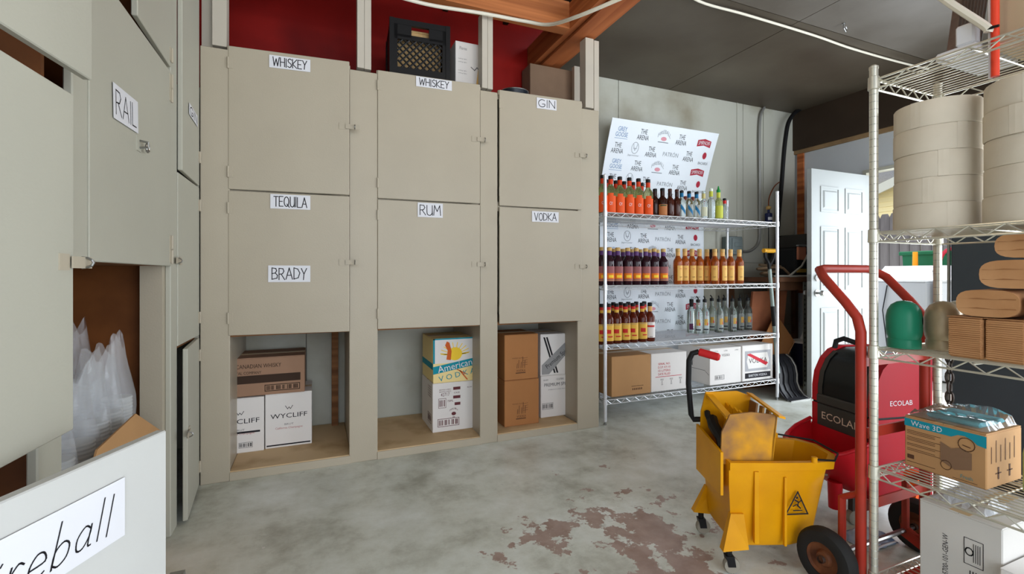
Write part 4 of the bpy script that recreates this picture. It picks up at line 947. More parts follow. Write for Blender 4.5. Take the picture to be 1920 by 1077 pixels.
p = onX(1716, 488, 6.75)
tag(MB().tube([(6.75, p.y, -.02), (6.75, p.y, p.z + .10)], [.045, .025], 10).lathe([(.0, .0), (.12, 0), (.12, .02), (.04, .03)], 14, (6.75, p.y, -.02)).build('marker_post', mat('orange_marker', (240, 150, 30), .5)), 'small orange marker post standing outside by the green bin', 'post')
# ------------------------------------------------------------------ grey steel cabinet behind the rack
LK = mat('dark_slate_paint', (62, 68, 72), .5, var=.08)
r = thing('steel_cabinet', 'tall dark slate steel cabinet standing behind the right rack', 'cabinet', (3.45, 1.0, 0))
MB().bbox(3.2, 3.7, .5, 1.44, .06, 1.40, .004).build('body', LK, r, world=True)
for ya, yb in ((.51, .968), (.972, 1.43)):
    d_ = MB().bbox(3.184, 3.2, ya, yb, .09, 1.385, .003).build('door', LK, r, world=True)
    MB().tube([(3.18, .93 if ya < .9 else 1.01, .72), (3.165, .93 if ya < .9 else 1.01, .72), (3.165, .93 if ya < .9 else 1.01, .82), (3.18, .93 if ya < .9 else 1.01, .82)], .006, 8).build('handle', STEEL, d_, world=True)
MB().box(3.22, 3.68, .52, 1.42, 0, .06).build('plinth', BLACKP, r, world=True)
MB().box(3.190, 3.20, 1.4405, 1.452, 0.06, 1.40).build('edge_trim', STEEL, r, world=True)
# ------------------------------------------------------------------ workbench corner behind the door
r = thing('workbench', 'rough brown wooden bench in the corner between the wire shelf and the door', 'bench', (4.2, 3.3, 0))
BW = mat('rough_bench_wood', (104, 70, 48), .75, rgb2=(74, 48, 32), vscale=4, stretch=(.3, 1, 1))
MB().bbox(3.80, 4.83, 3.02, 3.54, 1.03, 1.075, .004).build('top', BW, r, world=True)
MB().box(3.84, 4.80, 3.06, 3.08, .95, 1.03).build('apron', BW, r, world=True)
for x, y in ((3.84, 3.49), (4.77, 3.08), (4.77, 3.49)): MB().box(x, x + .045, y, y + .045, 0, 1.03).build('leg', BW, r, world=True)
PF = mat('galvanised_angle', (150, 152, 142), .45, .6)
ang = MB(); x0 = 4.26; ang.box(x0, x0 + .085, 3.035, 3.04, 0, 1.03).box(x0 + .08, x0 + .085, 3.04, 3.09, 0, 1.03)
pa = ang.build('perforated_leg', PF, r, world=True)
hl = MB()
for j in range(22):
    z = .05 + j * .045
    for dx in (.018, .055): hl.tube([(x0 + dx, 3.0335, z - .009), (x0 + dx, 3.0335, z + .009)], .0045, 6)
hl.build('slots', BLACKP, pa, world=True)['kind'] = 'stuff'
r = thing('plywood_sheet', 'reddish brown plywood sheet leaning under the bench', 'board', (4.0, 3.2, 0))
MB().hexa([(3.80, 3.30, 0), (4.26, 3.30, 0), (4.26, 3.32, 0), (3.80, 3.32, 0), (3.80, 3.20, .94), (4.26, 3.20, .94), (4.26, 3.22, .94), (3.80, 3.22, .94)]).build('sheet', mat('red_plywood', (150, 92, 62), .7, rgb2=(120, 70, 46), vscale=3), r, world=True)
MB().hexa([(3.80, 3.285, 0), (4.26, 3.285, 0), (4.26, 3.30, 0), (3.80, 3.30, 0), (3.80, 3.28, .05), (4.26, 3.28, .05), (4.26, 3.295, .05), (3.80, 3.295, .05)]).build('edge_strip', RAWPLY, r, world=True)
r = thing('cardboard_sheet', 'brown cardboard sheet leaning diamond-wise behind the shelf post', 'cardboard', (3.95, 3.05, .4))
MB().prism([(0, 0), (.26, .28), (.05, .55), (-.2, .26)], ((4.0, 3.10, .18), (1, 0, 0), (0, .12, 1), (0, -1, .1)), .006).build('sheet', CARDD, r, world=True)
MB().tube([(4.0, 3.09, .18), (4.26, 3.12, .46)], .004, 5).build('fold_edge', CARD, r, world=True)
# machines on the bench
r = thing('bench_machine', 'black motor with wires and an orange sticker on the bench', 'machine', (4.5, 3.28, 1.075))
MB().bbox(4.30, 4.80, 3.14, 3.46, 1.075, 1.36, .02).build('housing', BLACKP, r, world=True)
MB().bbox(4.42, 4.82, 3.12, 3.44, 1.36, 1.50, .015).build('upper_housing', mat('dark_grey_plastic', (52, 50, 46), .6), r, world=True)
p = onY(1502, 476, 3.11); MB().bbox(p.x - .055, p.x + .055, 3.095, 3.12, p.z - .06, p.z + .065, .006).build('sticker_plate', mat('dusty_orange_sticker', (176, 110, 84), .6), r, world=True)
MB().bbox(p.x - .06, p.x + .06, 3.09, 3.12, p.z + .07, p.z + .085, .004).build('chrome_bar', STEEL, r, world=True)
MB().box(4.31, 4.44, 3.134, 3.14, 1.12, 1.155).build('yellow_label', mat('ochre_label', (190, 150, 60), .6), r, world=True)
WG = mat('grey_wire', (176, 172, 160), .5)
for pts in ([(3.95, 3.10, 1.085), (4.1, 3.06, 1.085), (4.3, 3.08, 1.18), (4.44, 3.1, 1.33)], [(4.46, 3.1, 1.32), (4.5, 3.06, 1.14), (4.6, 3.05, 1.10), (4.68, 3.08, 1.22)], [(4.1, 3.05, 1.083), (4.4, 3.05, 1.085), (4.7, 3.05, 1.12), (4.78, 3.08, 1.26)]):
    MB().tube(pts, .009, 7).build('wire', WG, r, world=True, smooth=True)
r = thing('rope_coil', 'small brown coil of rope lying on the bench by the amber bottles', 'rope', (4.0, 3.2, 1.075))
MB().tube([(4.0 + (.06 + .004 * k) * math.cos(k * .5), 3.2 + .05 * math.sin(k * .5), 1.09 + .0035 * k) for k in range(30)], .013, 7).build('coil', mat('jute_rope', (112, 92, 70), .9), r, world=True, smooth=True)
MB().tube([(4.06, 3.2, 1.19), (4.14, 3.15, 1.16), (4.2, 3.12, 1.09)], .012, 7).build('tail', mat('jute_rope', (112, 92, 70), .9), r, world=True, smooth=True)
# snow shovel
r = thing('snow_shovel', 'snow shovel with a yellow and black grip leaning beside the wire shelf', 'shovel', (3.95, 2.95, 0))
SG = mat('pale_green_grey_shaft', (150, 164, 158), .4, .3)
a = onY(1443, 505, 2.99); b = onY(1459, 700, 2.93)
MB().tube([tuple(a), tuple(b)], .016, 10).build('shaft', SG, r, world=True, smooth=True)
m0, m1 = a.lerp(b, .30), a.lerp(b, .52)
MB().tube([tuple(a.lerp(b, .36)), tuple(a.lerp(b, .55))], .018, 10).build('sleeve', BLACKP, r, world=True, smooth=True)
g_ = a + Vector((0, 0, .0))
MB().tube([g_ + Vector((0, 0, -.02)), g_ + Vector((-.01, 0, .05)), g_ + Vector((-.055, 0, .11)), g_ + Vector((-.06, 0, .16))], .014, 8).tube([g_ + Vector((0, 0, .03)), g_ + Vector((.05, 0, .10)), g_ + Vector((.06, 0, .16))], .014, 8).build('grip_fork', BLACKP, r, world=True, smooth=True)
MB().tube([g_ + Vector((-.075, 0, .165)), g_ + Vector((.075, 0, .165))], .02, 10).build('grip', mat('yellow_grip', (220, 160, 30), .5), r, world=True, smooth=True)
pr = []
for i in range(9):
    t = i / 8; ang = math.radians(-70 + 120 * t)
    pr.append((.30 * (1 - math.cos(ang * .8)) - .02, .30 * t))
bl = MB(); vs = []; fs = []
bx = b.x
prof = [(3.03, .36), (2.98, .33), (2.94, .27), (2.925, .20), (2.925, .13), (2.90, .07), (2.85, .02), (2.80, .006)]
for j, (y_, z_) in enumerate(prof):
    for x_o in (-.06, .19): vs += [(bx + x_o + .04, y_, z_), (bx + x_o + .04, y_ + .012, z_ + .006)]
for j in range(len(prof) - 1):
    a_ = j * 4; c_ = a_ + 4
    fs += [(a_, a_ + 2, c_ + 2, c_), (a_ + 1, c_ + 1, c_ + 3, a_ + 3), (a_, c_, c_ + 1, a_ + 1), (a_ + 2, a_ + 3, c_ + 3, c_ + 2)]
fs += [(0, 1, 3, 2), (28, 30, 31, 29)]
bl.add(vs, fs).build('blade', mat('black_shovel_blade', (34, 34, 38), .35), r, world=True, smooth=True)
MB().box(bx - .015, bx + .228, 2.795, 2.83, .0, .010).build('wear_strip', STEEL, r, world=True)
for k in range(4): MB().tube([(bx + .0 + .065 * k, y_ - .006, z_) for y_, z_ in prof[1:7]], .006, 6).build('rib', mat('black_shovel_blade', (34, 34, 38), .35), r, world=True)
MB().tube([(bx + .232, y_ - .004, z_) for y_, z_ in prof], .010, 6).build('side_edge', STEEL, r, world=True, smooth=True)
# bucket and bottles under the bench near the door
r = thing('paint_pail', 'dark blue pail with a white spout bottle under the bench by the door', 'pail', (4.52, 3.2, 0))
MB().lathe([(.10, 0), (.12, .01), (.13, .40), (.135, .41), (.13, .42)], 18, (4.52, 3.2, 0)).build('body', mat('dark_blue_pail', (30, 30, 52), .5), r, world=True, smooth=True)
MB().lathe([(.132, .42), (.132, .44), (.05, .455), (.03, .50), (.01, .58)], 14, (4.52, 3.2, 0)).build('funnel', CARDW, r, world=True, smooth=True)
tag(MB().lathe([(.0, 0), (.13, 0), (.14, .02), (.14, .14), (.12, .16), (.0, .16)], 18, (4.58, 3.0, .0)).build('green_tub', mat('green_tub_plastic', (30, 92, 52), .45), smooth=True), 'low green plastic tub on the floor behind the door edge', 'tub')
# ------------------------------------------------------------------ conduits, boxes and cables on the back wall
CON = mat('painted_conduit', (150, 150, 146), .4, .5)
def cable(name, label, pts, rad, m, cat='cable', n=8):
    # smooth the path
    P = [Vector(p) for p in pts]; out = []
    for i in range(len(P) - 1):
        p0, p1, p2, p3 = P[max(i - 1, 0)], P[i], P[i + 1], P[min(i + 2, len(P) - 1)]
        for k in range(6):
            t = k / 6; out.append(.5 * ((2 * p1) + (p2 - p0) * t + (2 * p0 - 5 * p1 + 4 * p2 - p3) * t * t + (3 * p1 - p0 - 3 * p2 + p3) * t ** 3))
    out.append(P[-1])
    return tag(MB().tube(out, rad, n).build(name, m, smooth=True), label, cat)
wy = WALL_Y - .02
cp = lambda px, py, y=wy: tuple(onY(px, py, y))
cable('conduit', 'grey metal conduit running down the white wall to the switch box', [cp(1700, 110, 3.2), cp(1560, 165), cp(1452, 190), cp(1431, 205), cp(1424, 235), cp(1424, 330), cp(1424, 420), cp(1422, 455), cp(1408, 470), cp(1393, 472)], .014, CON)
cable('power_cable', 'thick black cable curving down from the ceiling beside the conduit', [cp(1640, 165, 3.3), cp(1560, 188, 3.45), cp(1510, 200, 3.45), cp(1482, 222, 3.45), cp(1472, 265, 3.45), cp(1465, 350, 3.45), cp(1458, 430, 3.45), cp(1457, 470, 3.45)], .021, BLACKP)
cable('gas_line', 'thin copper gas line hanging by the dark blue valve', [cp(1464, 340, 3.46), cp(1452, 350, 3.46), cp(1442, 372, 3.46), cp(1441, 400, 3.46)], .006, mat('copper', (150, 86, 60), .35, .8))
r = thing('gas_valve', 'small dark blue valve canister hanging on the wall above the grip of the shovel', 'valve', cp(1441, 412, 3.46))
c = onY(1441, 408, 3.46); MB().lathe([(.02, -.055), (.035, -.05), (.035, .04), (.012, .05), (.012, .09)], 14, tuple(c)).build('body', mat('navy_canister', (30, 38, 80), .4), r, world=True, smooth=True)
MB().lathe([(.014, .08), (.026, .09), (.026, .11), (.01, .12)], 12, tuple(c)).build('brass_nut', GOLD, r, world=True, smooth=True)
MB().lathe([(.0358, -.03), (.0358, .0)], 10, tuple(c), a0=-2.6, a1=-1.2, cap=False).build('label', PAPER, r, world=True)
cable('drop_wire', 'thin dark wire hanging below the blue valve', [cp(1441, 424, 3.46), cp(1441, 450, 3.46), cp(1441, 475, 3.40)], .004, BLACKP)
a, b = onY(1368, 443, 3.45), onY(1393, 478, 3.45)
r = thing('switch_box', 'grey electrical switch box on the white wall behind the amber bottles', 'box', (a.x, 3.45, b.z))
GB = mat('grey_box_enamel', (112, 122, 122), .5)
MB().bbox(a.x, b.x, 3.45, 3.55, b.z, a.z, .008).build('body', GB, r, world=True)
MB().bbox(a.x + .03, b.x - .01, 3.443, 3.45, b.z + .03, a.z - .02, .003).build('cover', GB, r, world=True)
MB().bbox(a.x + .06, b.x - .03, 3.438, 3.443, (a.z + b.z) / 2 - .01, (a.z + b.z) / 2 + .03, .002).build('latch', GB, r, world=True)
# cables along the ceiling
CWH = mat('white_cable_jacket', (222, 216, 200), .5)
cz = lambda px, py, z: tuple(onZ(px, py, z))
cable('white_cable', 'thin white cable running along the dark ceiling to the right wall', [cz(1250, -40, 2.845), cz(1310, 2, 2.845), cz(1400, 28, 2.84), cz(1525, 66, 2.845), cz(1600, 92, 2.845), cz(1700, 120, 2.85), cz(1790, 140, 2.85)], .008, CWH)
cable('hanging_cable', 'cream cable looping from the wooden beam over the gin cabinet', [cp(700, -20, 2.83), cp(800, 8, 2.83), cp(905, 25, 2.82), cp(985, 40, 2.80), cp(1030, 46, 2.70), cp(1085, 30, 2.4), cp(1180, -10, 2.1)], .011, CWH)
r = thing('ceiling_hook', 'small metal hook screwed into the dark ceiling', 'hook', tuple(onZ(1582, 46, 2.80)))
c = onZ(1582, 44, CEIL); MB().tube([(c.x, c.y, c.z), (c.x, c.y, c.z - .035), (c.x + .02, c.y, c.z - .055), (c.x + .03, c.y, c.z - .035), (c.x + .02, c.y, c.z - .02)], .005, 6).build('hook', STEEL, r, world=True); MB().lathe([(.012, -.004), (.012, 0)], 10, tuple(c)).build('base', STEEL, r, world=True)
# ------------------------------------------------------------------ right wire rack
RX0, RX1, RY0, RY1 = 1.755, 2.135, .10, 1.0
RZ = (1.76, 1.24, .845, .436, .075)
r = thing('wire_rack', 'five-tier wire rack with grooved posts at the right edge, holding cleaning supplies', 'rack', (RX0, RY0, 0))
wire_rack(r, RX0, RX1, RY0, RY1, RZ, 1.80, WIREC, pr=.0128, pitch=.024, along='X', groove=True)
# jumbo rolls
ROLL = mat('unbleached_tissue', (212, 200, 180), .9, var=.05, vscale=10, bump=.3, bscale=30)
CORE = mat('roll_core', (150, 116, 84), .9)
r0 = thing('tissue_roll', '', 'roll', (0, 0, 0))
MB().lathe([(.042, 0), (.108, 0), (.1105, .004), (.1105, .077), (.108, .081), (.042, .081), (.042, 0)], 40, cap=False).build('tissue', ROLL, r0, smooth=True)
MB().lathe([(.039, .001), (.042, .001), (.042, .08), (.039, .08), (.039, .001)], 20, cap=False).build('core', CORE, r0, smooth=True)
MB().add([(.1107 * math.cos(a), .1107 * math.sin(a), z) for z in (.0, .081) for a in (3.5, 3.62, 3.74)], [(0, 1, 4, 3), (1, 2, 5, 4)]).build('loose_end', ROLL, r0)
names = ['bottom', 'second', 'third', 'fourth', 'top']; first = True
for sx_, (x, y) in enumerate(((1.885, .884), (1.885, .652), (1.89, .42))):
    for k in range(5):
        lab = 'jumbo tissue roll, %s in the %s stack on the rack' % (names[k] if k in (0, 4) else names[k] + ' from below', ['far left', 'middle', 'near right'][sx_])
        loc = (x + random.uniform(-.005, .004), y + random.uniform(-.003, .003), RZ[1] + .0042 + k * .0815); rz = random.uniform(-.6, .6)
        if first: r0.location = loc; r0.rotation_euler = (0, 0, rz); r0['label'] = lab; r0['group'] = 'stacked jumbo tissue rolls'; first = False
        else: dup(r0, loc, rz, lab, 'stacked jumbo tissue rolls')
# cylinder caps
def dome(lab, x, y, m, hole):
    t = thing('cylinder_cap', lab, 'cap', (x, y, RZ[2] + .0042), 0, 'domed cylinder caps on the rack')
    MB().lathe([(.046, 0), (.0465, .028), (.044, .032), (.0485, .045), (.05, .06), (.05, .105), (.046, .128), (.036, .147), (.02, .158), (.0, .162)], 28, cap=False).build('shell', m, t, smooth=True)
    for s_ in (math.radians(hole), math.radians(hole + 180)):
        pts = [(.0508 * math.cos(s_ + .12 * math.cos(q)), .0508 * math.sin(s_ + .12 * math.cos(q)), .095 + .014 * math.sin(q)) for q in [2 * math.pi * i / 12 for i in range(12)]]
        MB().add(pts, [tuple(range(12))]).build('vent_hole', BLACKP, t)
dome('green steel cylinder cap on the rack beside the hand truck', 1.865, .968, mat('green_cap_enamel', (36, 128, 96), .35), 283)
dome('tarnished brass-coloured cylinder cap between the green one and the paper towels', 1.945, .895, mat('tarnished_brass', (196, 176, 144), .35, .35, var=.2, vscale=20), 243)
dome('pale cylinder cap standing behind the brass-coloured one', 2.06, .90, mat('pale_metal_cap', (206, 202, 188), .4, .2), 100)
# folded paper towels
TWL = mat('brown_paper_towel', (196, 146, 100), .9, rgb2=(168, 118, 76), vscale=3, stretch=(1, 1, 14), bump=.6, bscale=25)
TWU = mat('brown_paper_towel_side', (204, 154, 108), .9, rgb2=(182, 132, 88), vscale=6, bump=.3, bscale=25)
gt = 'folded brown paper towel bundles on the rack'
def bundle_up(lab, y0, y1, z0):
    t = thing('paper_towel_bundle', lab, 'towels', (1.9, (y0 + y1) / 2, z0), 0, gt)
    MB().bbox(1.80, 2.06, y0, y1, z0, z0 + .122, .006).build('towels', TWL, t, world=True)
    e = MB()
    for k in range(19):
        zz = z0 + .006 + k * .006; e.box(1.7985 - random.uniform(0, .002), 1.802, y0 + .004, y1 - .004, zz, zz + .0036)
    e.build('folded_edges', TWU, t, world=True)
    MB().box(1.797, 2.06, y0 - .0005, y1 + .0005, z0 + .122, z0 + .1235).build('top_sheet', TWU, t, world=True)
Z3 = RZ[2] + .0042
bundle_up('upright brown paper towel bundle on the rack next to the cylinder caps', .735, .818, Z3)
bundle_up('upright brown paper towel bundle on the rack, second from the cylinder caps', .645, .731, Z3)
bundle_up('upright brown paper towel bundle on the rack, third from the cylinder caps', .555, .641, Z3)
def pillow(lab, y0, y1, z0, h=.082, x0=1.80, x1=2.03, rz=0):
    t = thing('paper_towel_bundle', lab, 'towels', ((x0 + x1) / 2, (y0 + y1) / 2, z0), rz, gt)
    rings = []; L = (x1 - x0)
    for i in range(5):
        x = -L / 2 + L * i / 4; k = 1 - .06 * abs(i - 2) / 2; ring = []
        for j in range(24):
            a = 2 * math.pi * j / 24; c, s_ = math.cos(a), math.sin(a); e = .55
            ring.append((x, (y1 - y0) / 2 * k * math.copysign(abs(c) ** e, c), h / 2 + h / 2 * k * math.copysign(abs(s_) ** .75, s_)))
        rings.append(ring)
    MB().loft(rings).build('towels', TWU, t, smooth=True)
    for j in (1, 2): MB().add([(-L / 2 - .001, y, h * j / 3 + .002 * math.sin(y * 90)) for y in [(-(y1 - y0) / 2 + .012) + (y1 - y0 - .024) * q / 6 for q in range(7)]] + [(-L / 2 - .001, y, h * j / 3 - .0015) for y in [((y1 - y0) / 2 - .012) - (y1 - y0 - .024) * q / 6 for q in range(7)]], [tuple(range(14))]).build('fold_line', mat('towel_fold', (158, 108, 68), .9), t)
zz = Z3 + .124
pillow('brown paper towel bundle lying across the two upright ones', .652, .802, zz, .084)
pillow('brown paper towel bundle, middle of three lying in a staggered pile', .59, .752, zz + .0845, .086, rz=.04)
pillow('brown paper towel bundle on top of the staggered pile under the tissue rolls', .55, .712, zz + .171, .075, rz=-.03)
pillow('brown paper towel bundle at the very right edge beside the lying ones', .50, .648, zz, .083)
# Wave 3D carton
def wave(ink, fn, W, H):
    t = ink('teal_band', TEAL); put_poly(t, [(0, H * .82), (0, H * .96), (W, H * .95), (W, H * .72)] if False else [(0, H * .80), (W * .60, H * .80), (W * .68, H * .86), (W * .76, H * .87), (W * .84, H * .83), (W * .9, H * .76), (W, H * .74), (W, H * .95), (0, H * .95)], fn)
    put_text(ink('white_lettering', PAPER), 'Wave 3D', upx(fn, .0006), W * .29, H * .875, W * .40, .017)
    k = ink('brown_print', INKB)
    for j, yy in enumerate((.72, .69, .66, .59, .56, .53, .46, .43, .36, .33, .10)): put_line(k, [(W * .04, H * yy), (W * (.40 if j % 3 else .47), H * yy)], .0016, fn)
    put_rect(k, W * .04, W * .13, H * .16, H * .24, fn)
    g_ = ink('grey_drawing', mat('taupe_ink', (130, 100, 76), .8)); put_poly(g_, [(W * .47, H * .30), (W * .64, H * .20), (W * .84, H * .28), (W * .84, H * .58), (W * .72, H * .64), (W * .60, H * .58), (W * .47, H * .66)], upx(fn, .0004))
    q = ink('ring_drawing', INKB); put_line(q, arc_pts(W * .78, H * .72, W * .095, H * .12, 0, 360, 18), .0022, upx(fn, .0009)); put_line(q, arc_pts(W * .54, H * .24, W * .065, H * .085, 0, 360, 16), .0018, upx(fn, .0009)); put_line(q, [(W * .74, H * .70), (W * .82, H * .68)], .003, upx(fn, .0009))
    put_text(ink('teal_lettering', mat('pale_teal_ink', (96, 140, 136), .7)), 'Fresh', fn, W * .78, H * .12, W * .14, .012); put_line(k, [(W * .62, H * .05), (W * .9, H * .05)], .0014, fn)
def wside(ink, fn, W, H):
    k = ink('brown_side_print', INKB)
    for j in range(6): put_rect(k, W * (.12 + .13 * j), W * (.135 + .13 * j), H * .45, H * (.75 + .1 * (j % 2)), fn)
    for j in range(2): put_rect(k, W * (.3 + .32 * j), W * (.34 + .32 * j), H * .14, H * .36, fn); put_rect(k, W * (.24 + .32 * j), W * (.40 + .32 * j), H * .24, H * .26, fn)
Z4 = RZ[3] + .0042
carton('urinal_screen_box', 'kraft box with a teal band reading wave 3D on the rack', 1.888, 2.10, .762, .978, Z4, Z4 + .172, CARD, front=wave, side=wside, face='X')
# clear bag with a teal pad
rnd = random.Random(5)
r = thing('plastic_bag', 'clear plastic bag with a teal pad on the kraft box', 'bag', (1.99, .87, Z4 + .1735))
MB().bbox(1.925, 2.075, .79, .935, Z4 + .1745, Z4 + .190, .006).build('pad', mat('teal_foam_pad', (96, 178, 190), .6), r, world=True)
def crumple(x0, x1, y0, y1, z0, hgt, n=14, seed=1):
    rn = random.Random(seed); vs = []; fs = []
    for i in range(n + 1):
        for j in range(n + 1):
            u, v = i / n, j / n; e = min(u, 1 - u, v, 1 - v); lift = hgt(u, v) if e > 0 else 0.002
            vs.append((x0 + (x1 - x0) * u + (rn.uniform(-.004, .004)), y0 + (y1 - y0) * v + rn.uniform(-.004, .004), z0 + lift + (rn.uniform(0, .006) if e > 0 else 0)))
    for i in range(n):
        for j in range(n):
            a = i * (n + 1) + j; fs += [(a, a + 1, a + n + 2), (a, a + n + 2, a + n + 1)]
    return MB().add(vs, fs)
def film_material():
    m = bpy.data.materials.new('clear_film'); m.use_nodes = True; nt = m.node_tree; nt.nodes.clear()
    o = nt.nodes.new('ShaderNodeOutputMaterial'); t = nt.nodes.new('ShaderNodeBsdfTransparent'); g = nt.nodes.new('ShaderNodeBsdfGlossy'); d = nt.nodes.new('ShaderNodeBsdfDiffuse'); x = nt.nodes.new('ShaderNodeMixShader'); x2 = nt.nodes.new('ShaderNodeMixShader'); f = nt.nodes.new('ShaderNodeFresnel')
    g.inputs['Roughness'].default_value = .12; f.inputs[0].default_value = 1.45; d.inputs[0].default_value = (.85, .88, .9, 1)
    x2.inputs[0].default_value = .09; t.inputs[0].default_value = (.95, .96, .97, 1)
    L = nt.links.new; L(t.outputs[0], x2.inputs[1]); L(d.outputs[0], x2.inputs[2]); L(f.outputs[0], x.inputs[0]); L(x2.outputs[0], x.inputs[1]); L(g.outputs[0], x.inputs[2]); L(x.outputs[0], o.inputs[0]); return m
FILM = film_material()
crumple(1.892, 2.095, .765, .975, Z4 + .1738, lambda u, v: .018 + .006 * math.sin(7 * u + 3 * v) + .05 * max(0, u - .55) * (1 - abs(v - .35) * 2 if abs(v - .35) < .5 else 0), seed=2).build('film', FILM, r, world=True)
# green jug at the edge
r = thing('green_jug', 'pale green plastic jug at the right edge behind the kraft box', 'jug', (1.985, .665, Z4))
MB().lathe([(.045, 0), (.05, .01), (.05, .12), (.045, .15), (.02, .185), (.016, .20)], 20, (1.985, .665, Z4)).build('body', mat('pale_green_plastic', (156, 184, 116), .4), r, world=True, smooth=True)
MB().lathe([(.019, .195), (.019, .22), (.012, .225)], 14, (1.985, .665, Z4)).build('cap', PAPER, r, world=True, smooth=True)
MB().lathe([(.0505, .035), (.0505, .10)], 16, (1.985, .665, Z4), a0=2.6, a1=4.9, cap=False).build('label', L_WHT, r, world=True)
# cartons of the bottom tier
Z5 = RZ[4] + .0042
def b5700(ink, fn, W, H):
    k = ink('black_print', INK)
    put_text(k, '5700-101-GEN-W', fn, W * .34, H * .52, .125, .014, rot=math.pi / 2)
    put_line(k, arc_pts(W * .34, H * .12, .017, .02, 0, 360, 18), .003, fn); put_line(k, arc_pts(W * .34, H * .12, .010, .012, 0, 360, 14), .002, fn)
    put_line(k, [(W * .57, H * .52), (W * .57, H * .78), (W * .79, H * .78), (W * .79, H * .52), (W * .57, H * .52)], .0018, fn); put_line(k, arc_pts(W * .63, H * .65, .009, .011, 0, 360, 12), .003, fn)
    for j in range(4): put_line(k, [(W * (.68 + .025 * j), H * .56), (W * (.68 + .025 * j), H * .74)], .0016, fn)
    for j in range(4): put_line(k, [(W * (.64 + .035 * j), H * .26), (W * (.64 + .035 * j), H * .46)], .0026, fn)
carton('supply_carton', 'white carton printed 5700-101-GEN-W on the lowest tier of the rack', 1.80, 2.10, .692, .891, Z5, .376, mat('grey_white_carton', (206, 202, 196), .7, var=.04), front=b5700, face='X')
carton('supply_carton', 'lower white carton in the bottom right corner of the rack', 1.768, 2.08, .43, .686, Z5, .278, CARDW, face='X', front=lambda ink, fn, W, H: put_rect(ink('blue_print', mat('navy_print', (40, 54, 110), .7)), W * .5, W * .9, H * .8, H * .95, fn))
r = thing('plastic_bag', 'crumpled clear plastic bag on the 5700 carton under the wires', 'bag', (1.9, .82, .377))
crumple(1.83, 1.98, .74, .885, .3775, lambda u, v: .036 * math.sin(math.pi * u) * (.6 + .4 * math.cos(9 * v)), 12, seed=9).build('film', mat('milky_film', (206, 210, 216), .25, alpha=.55), r, world=True)
MB().lathe([(.01, 0), (.02, .004), (.006, .012)], 8, (1.9, .81, .378)).build('knot', mat('milky_film', (206, 210, 216), .25, alpha=.55), r, world=True)
# things on the top tier
Z1 = RZ[0] + .0042
carton('cardboard_box', 'large tan cardboard box on the top tier of the rack', 1.825, 2.13, .16, .735, Z1, 2.12, mat('tan_box', (190, 168, 136), .8, var=.05), face='X')
r = thing('window_blind', 'folded metal window blind with a white head rail on the top tier', 'blind', (1.9, .82, Z1))
for k in range(9):
    x = 1.84 + k * .018
    MB().hexa([(x, .82, Z1 + .03), (x + .002, .82, Z1 + .03), (x + .012, .845, Z1 + .03), (x + .010, .845, Z1 + .03), (x + .03, .79, Z1 + .40), (x + .032, .79, Z1 + .40), (x + .042, .815, Z1 + .40), (x + .04, .815, Z1 + .40)]).build('slat', STEEL, r, world=True)
MB().bbox(1.80, 2.05, .75, .85, Z1, Z1 + .028, .005).build('head_rail', PAPER, r, world=True)
MB().bbox(1.80, 1.84, .755, .80, Z1 + .028, Z1 + .09, .005).build('end_bracket', PAPER, r, world=True)
# pipes behind the rack
c0 = lambda px, py, x: tuple(onX(px, py, x))
a = onX(1866, 60, 1.795)
tag(MB().tube([(a.x, a.y, 2.86), (a.x, a.y, 1.667)], .0095, 10).build('red_pipe', mat('orange_red_pex', (226, 70, 44), .4), smooth=True), 'bright red plastic pipe coming down through the rack top', 'pipe')
a2 = onX(1857, 60, 1.80)
tag(MB().tube([(a2.x, a2.y, 2.86), (a2.x, a2.y, 1.667)], .005, 8).build('white_pipe', PAPER, smooth=True), 'thin white pipe right beside the red pipe', 'pipe')
cable('cream_cable', 'flat cream cable drooping from the ceiling to the red pipe', [c0(1745, -20, 1.80), c0(1790, 12, 1.79), c0(1848, 50, 1.785), c0(1853, 60, 1.785)], .011, CWH)
tag(MB().tube([c0(1851, 57, 1.778), c0(1861, 51, 1.778), c0(1873, 48, 1.778)], .004, 6).build('cable_tie', BLACKP), 'black cable tie holding the red pipe', 'tie')
# chain
r = thing('chain', 'dark steel chain hanging at the back corner of the rack', 'chain', (2.165, .978, .40))
lk = None
for k in range(11):
    z = .83 - k * .037
    if lk is None or k == 1:
        ax = k % 2; pts = [((.011 * math.cos(t)) * (1 - ax), (.011 * math.cos(t)) * ax, .023 * math.sin(t)) for t in [2 * math.pi * i / 12 for i in range(12)]]
        o = MB().tube(pts, .0045, 6, closed=True).build('link', mat('dark_chain_steel', (64, 58, 54), .4, .7), r, smooth=True)
        if k == 0: lk = [o]
        else: lk.append(o)
    else: o = lk[k % 2].copy(); COL.objects.link(o); o.parent = r
    o.location = (0, 0, z - .40)
# ------------------------------------------------------------------ hand truck
RT = mat('worn_red_enamel', (168, 52, 38), .42, rgb2=(138, 58, 44), vscale=7, lo=.3, hi=.5)
r = thing('hand_truck', 'red tubular hand truck standing behind the rack post', 'hand truck', (1.94, 1.06, 0))
tx0, tx1, ty = 1.745, 2.125, 1.035
def trow(x): return [(x, ty, .06), (x, ty, .50), (x, ty, .90), (x, ty + .012, .95), (x, ty + .05, 1.00), (x, ty + .13, 1.09), (x + (.03 if x < 2 else -.03), ty + .165, 1.118)]
L_ = trow(tx0); R_ = trow(tx1)
MB().tube(L_ + [(tx0 + .06, ty + .168, 1.122)] + [(tx1 - .06, ty + .168, 1.122)] + list(reversed(R_)), .0165, 10).build('frame', RT, r, world=True, smooth=True)
for z in (.30, .55, .80): MB().box(tx0, tx1, ty - .012, ty - .006, z - .018, z + .018).build('cross_bar', RT, r, world=True)
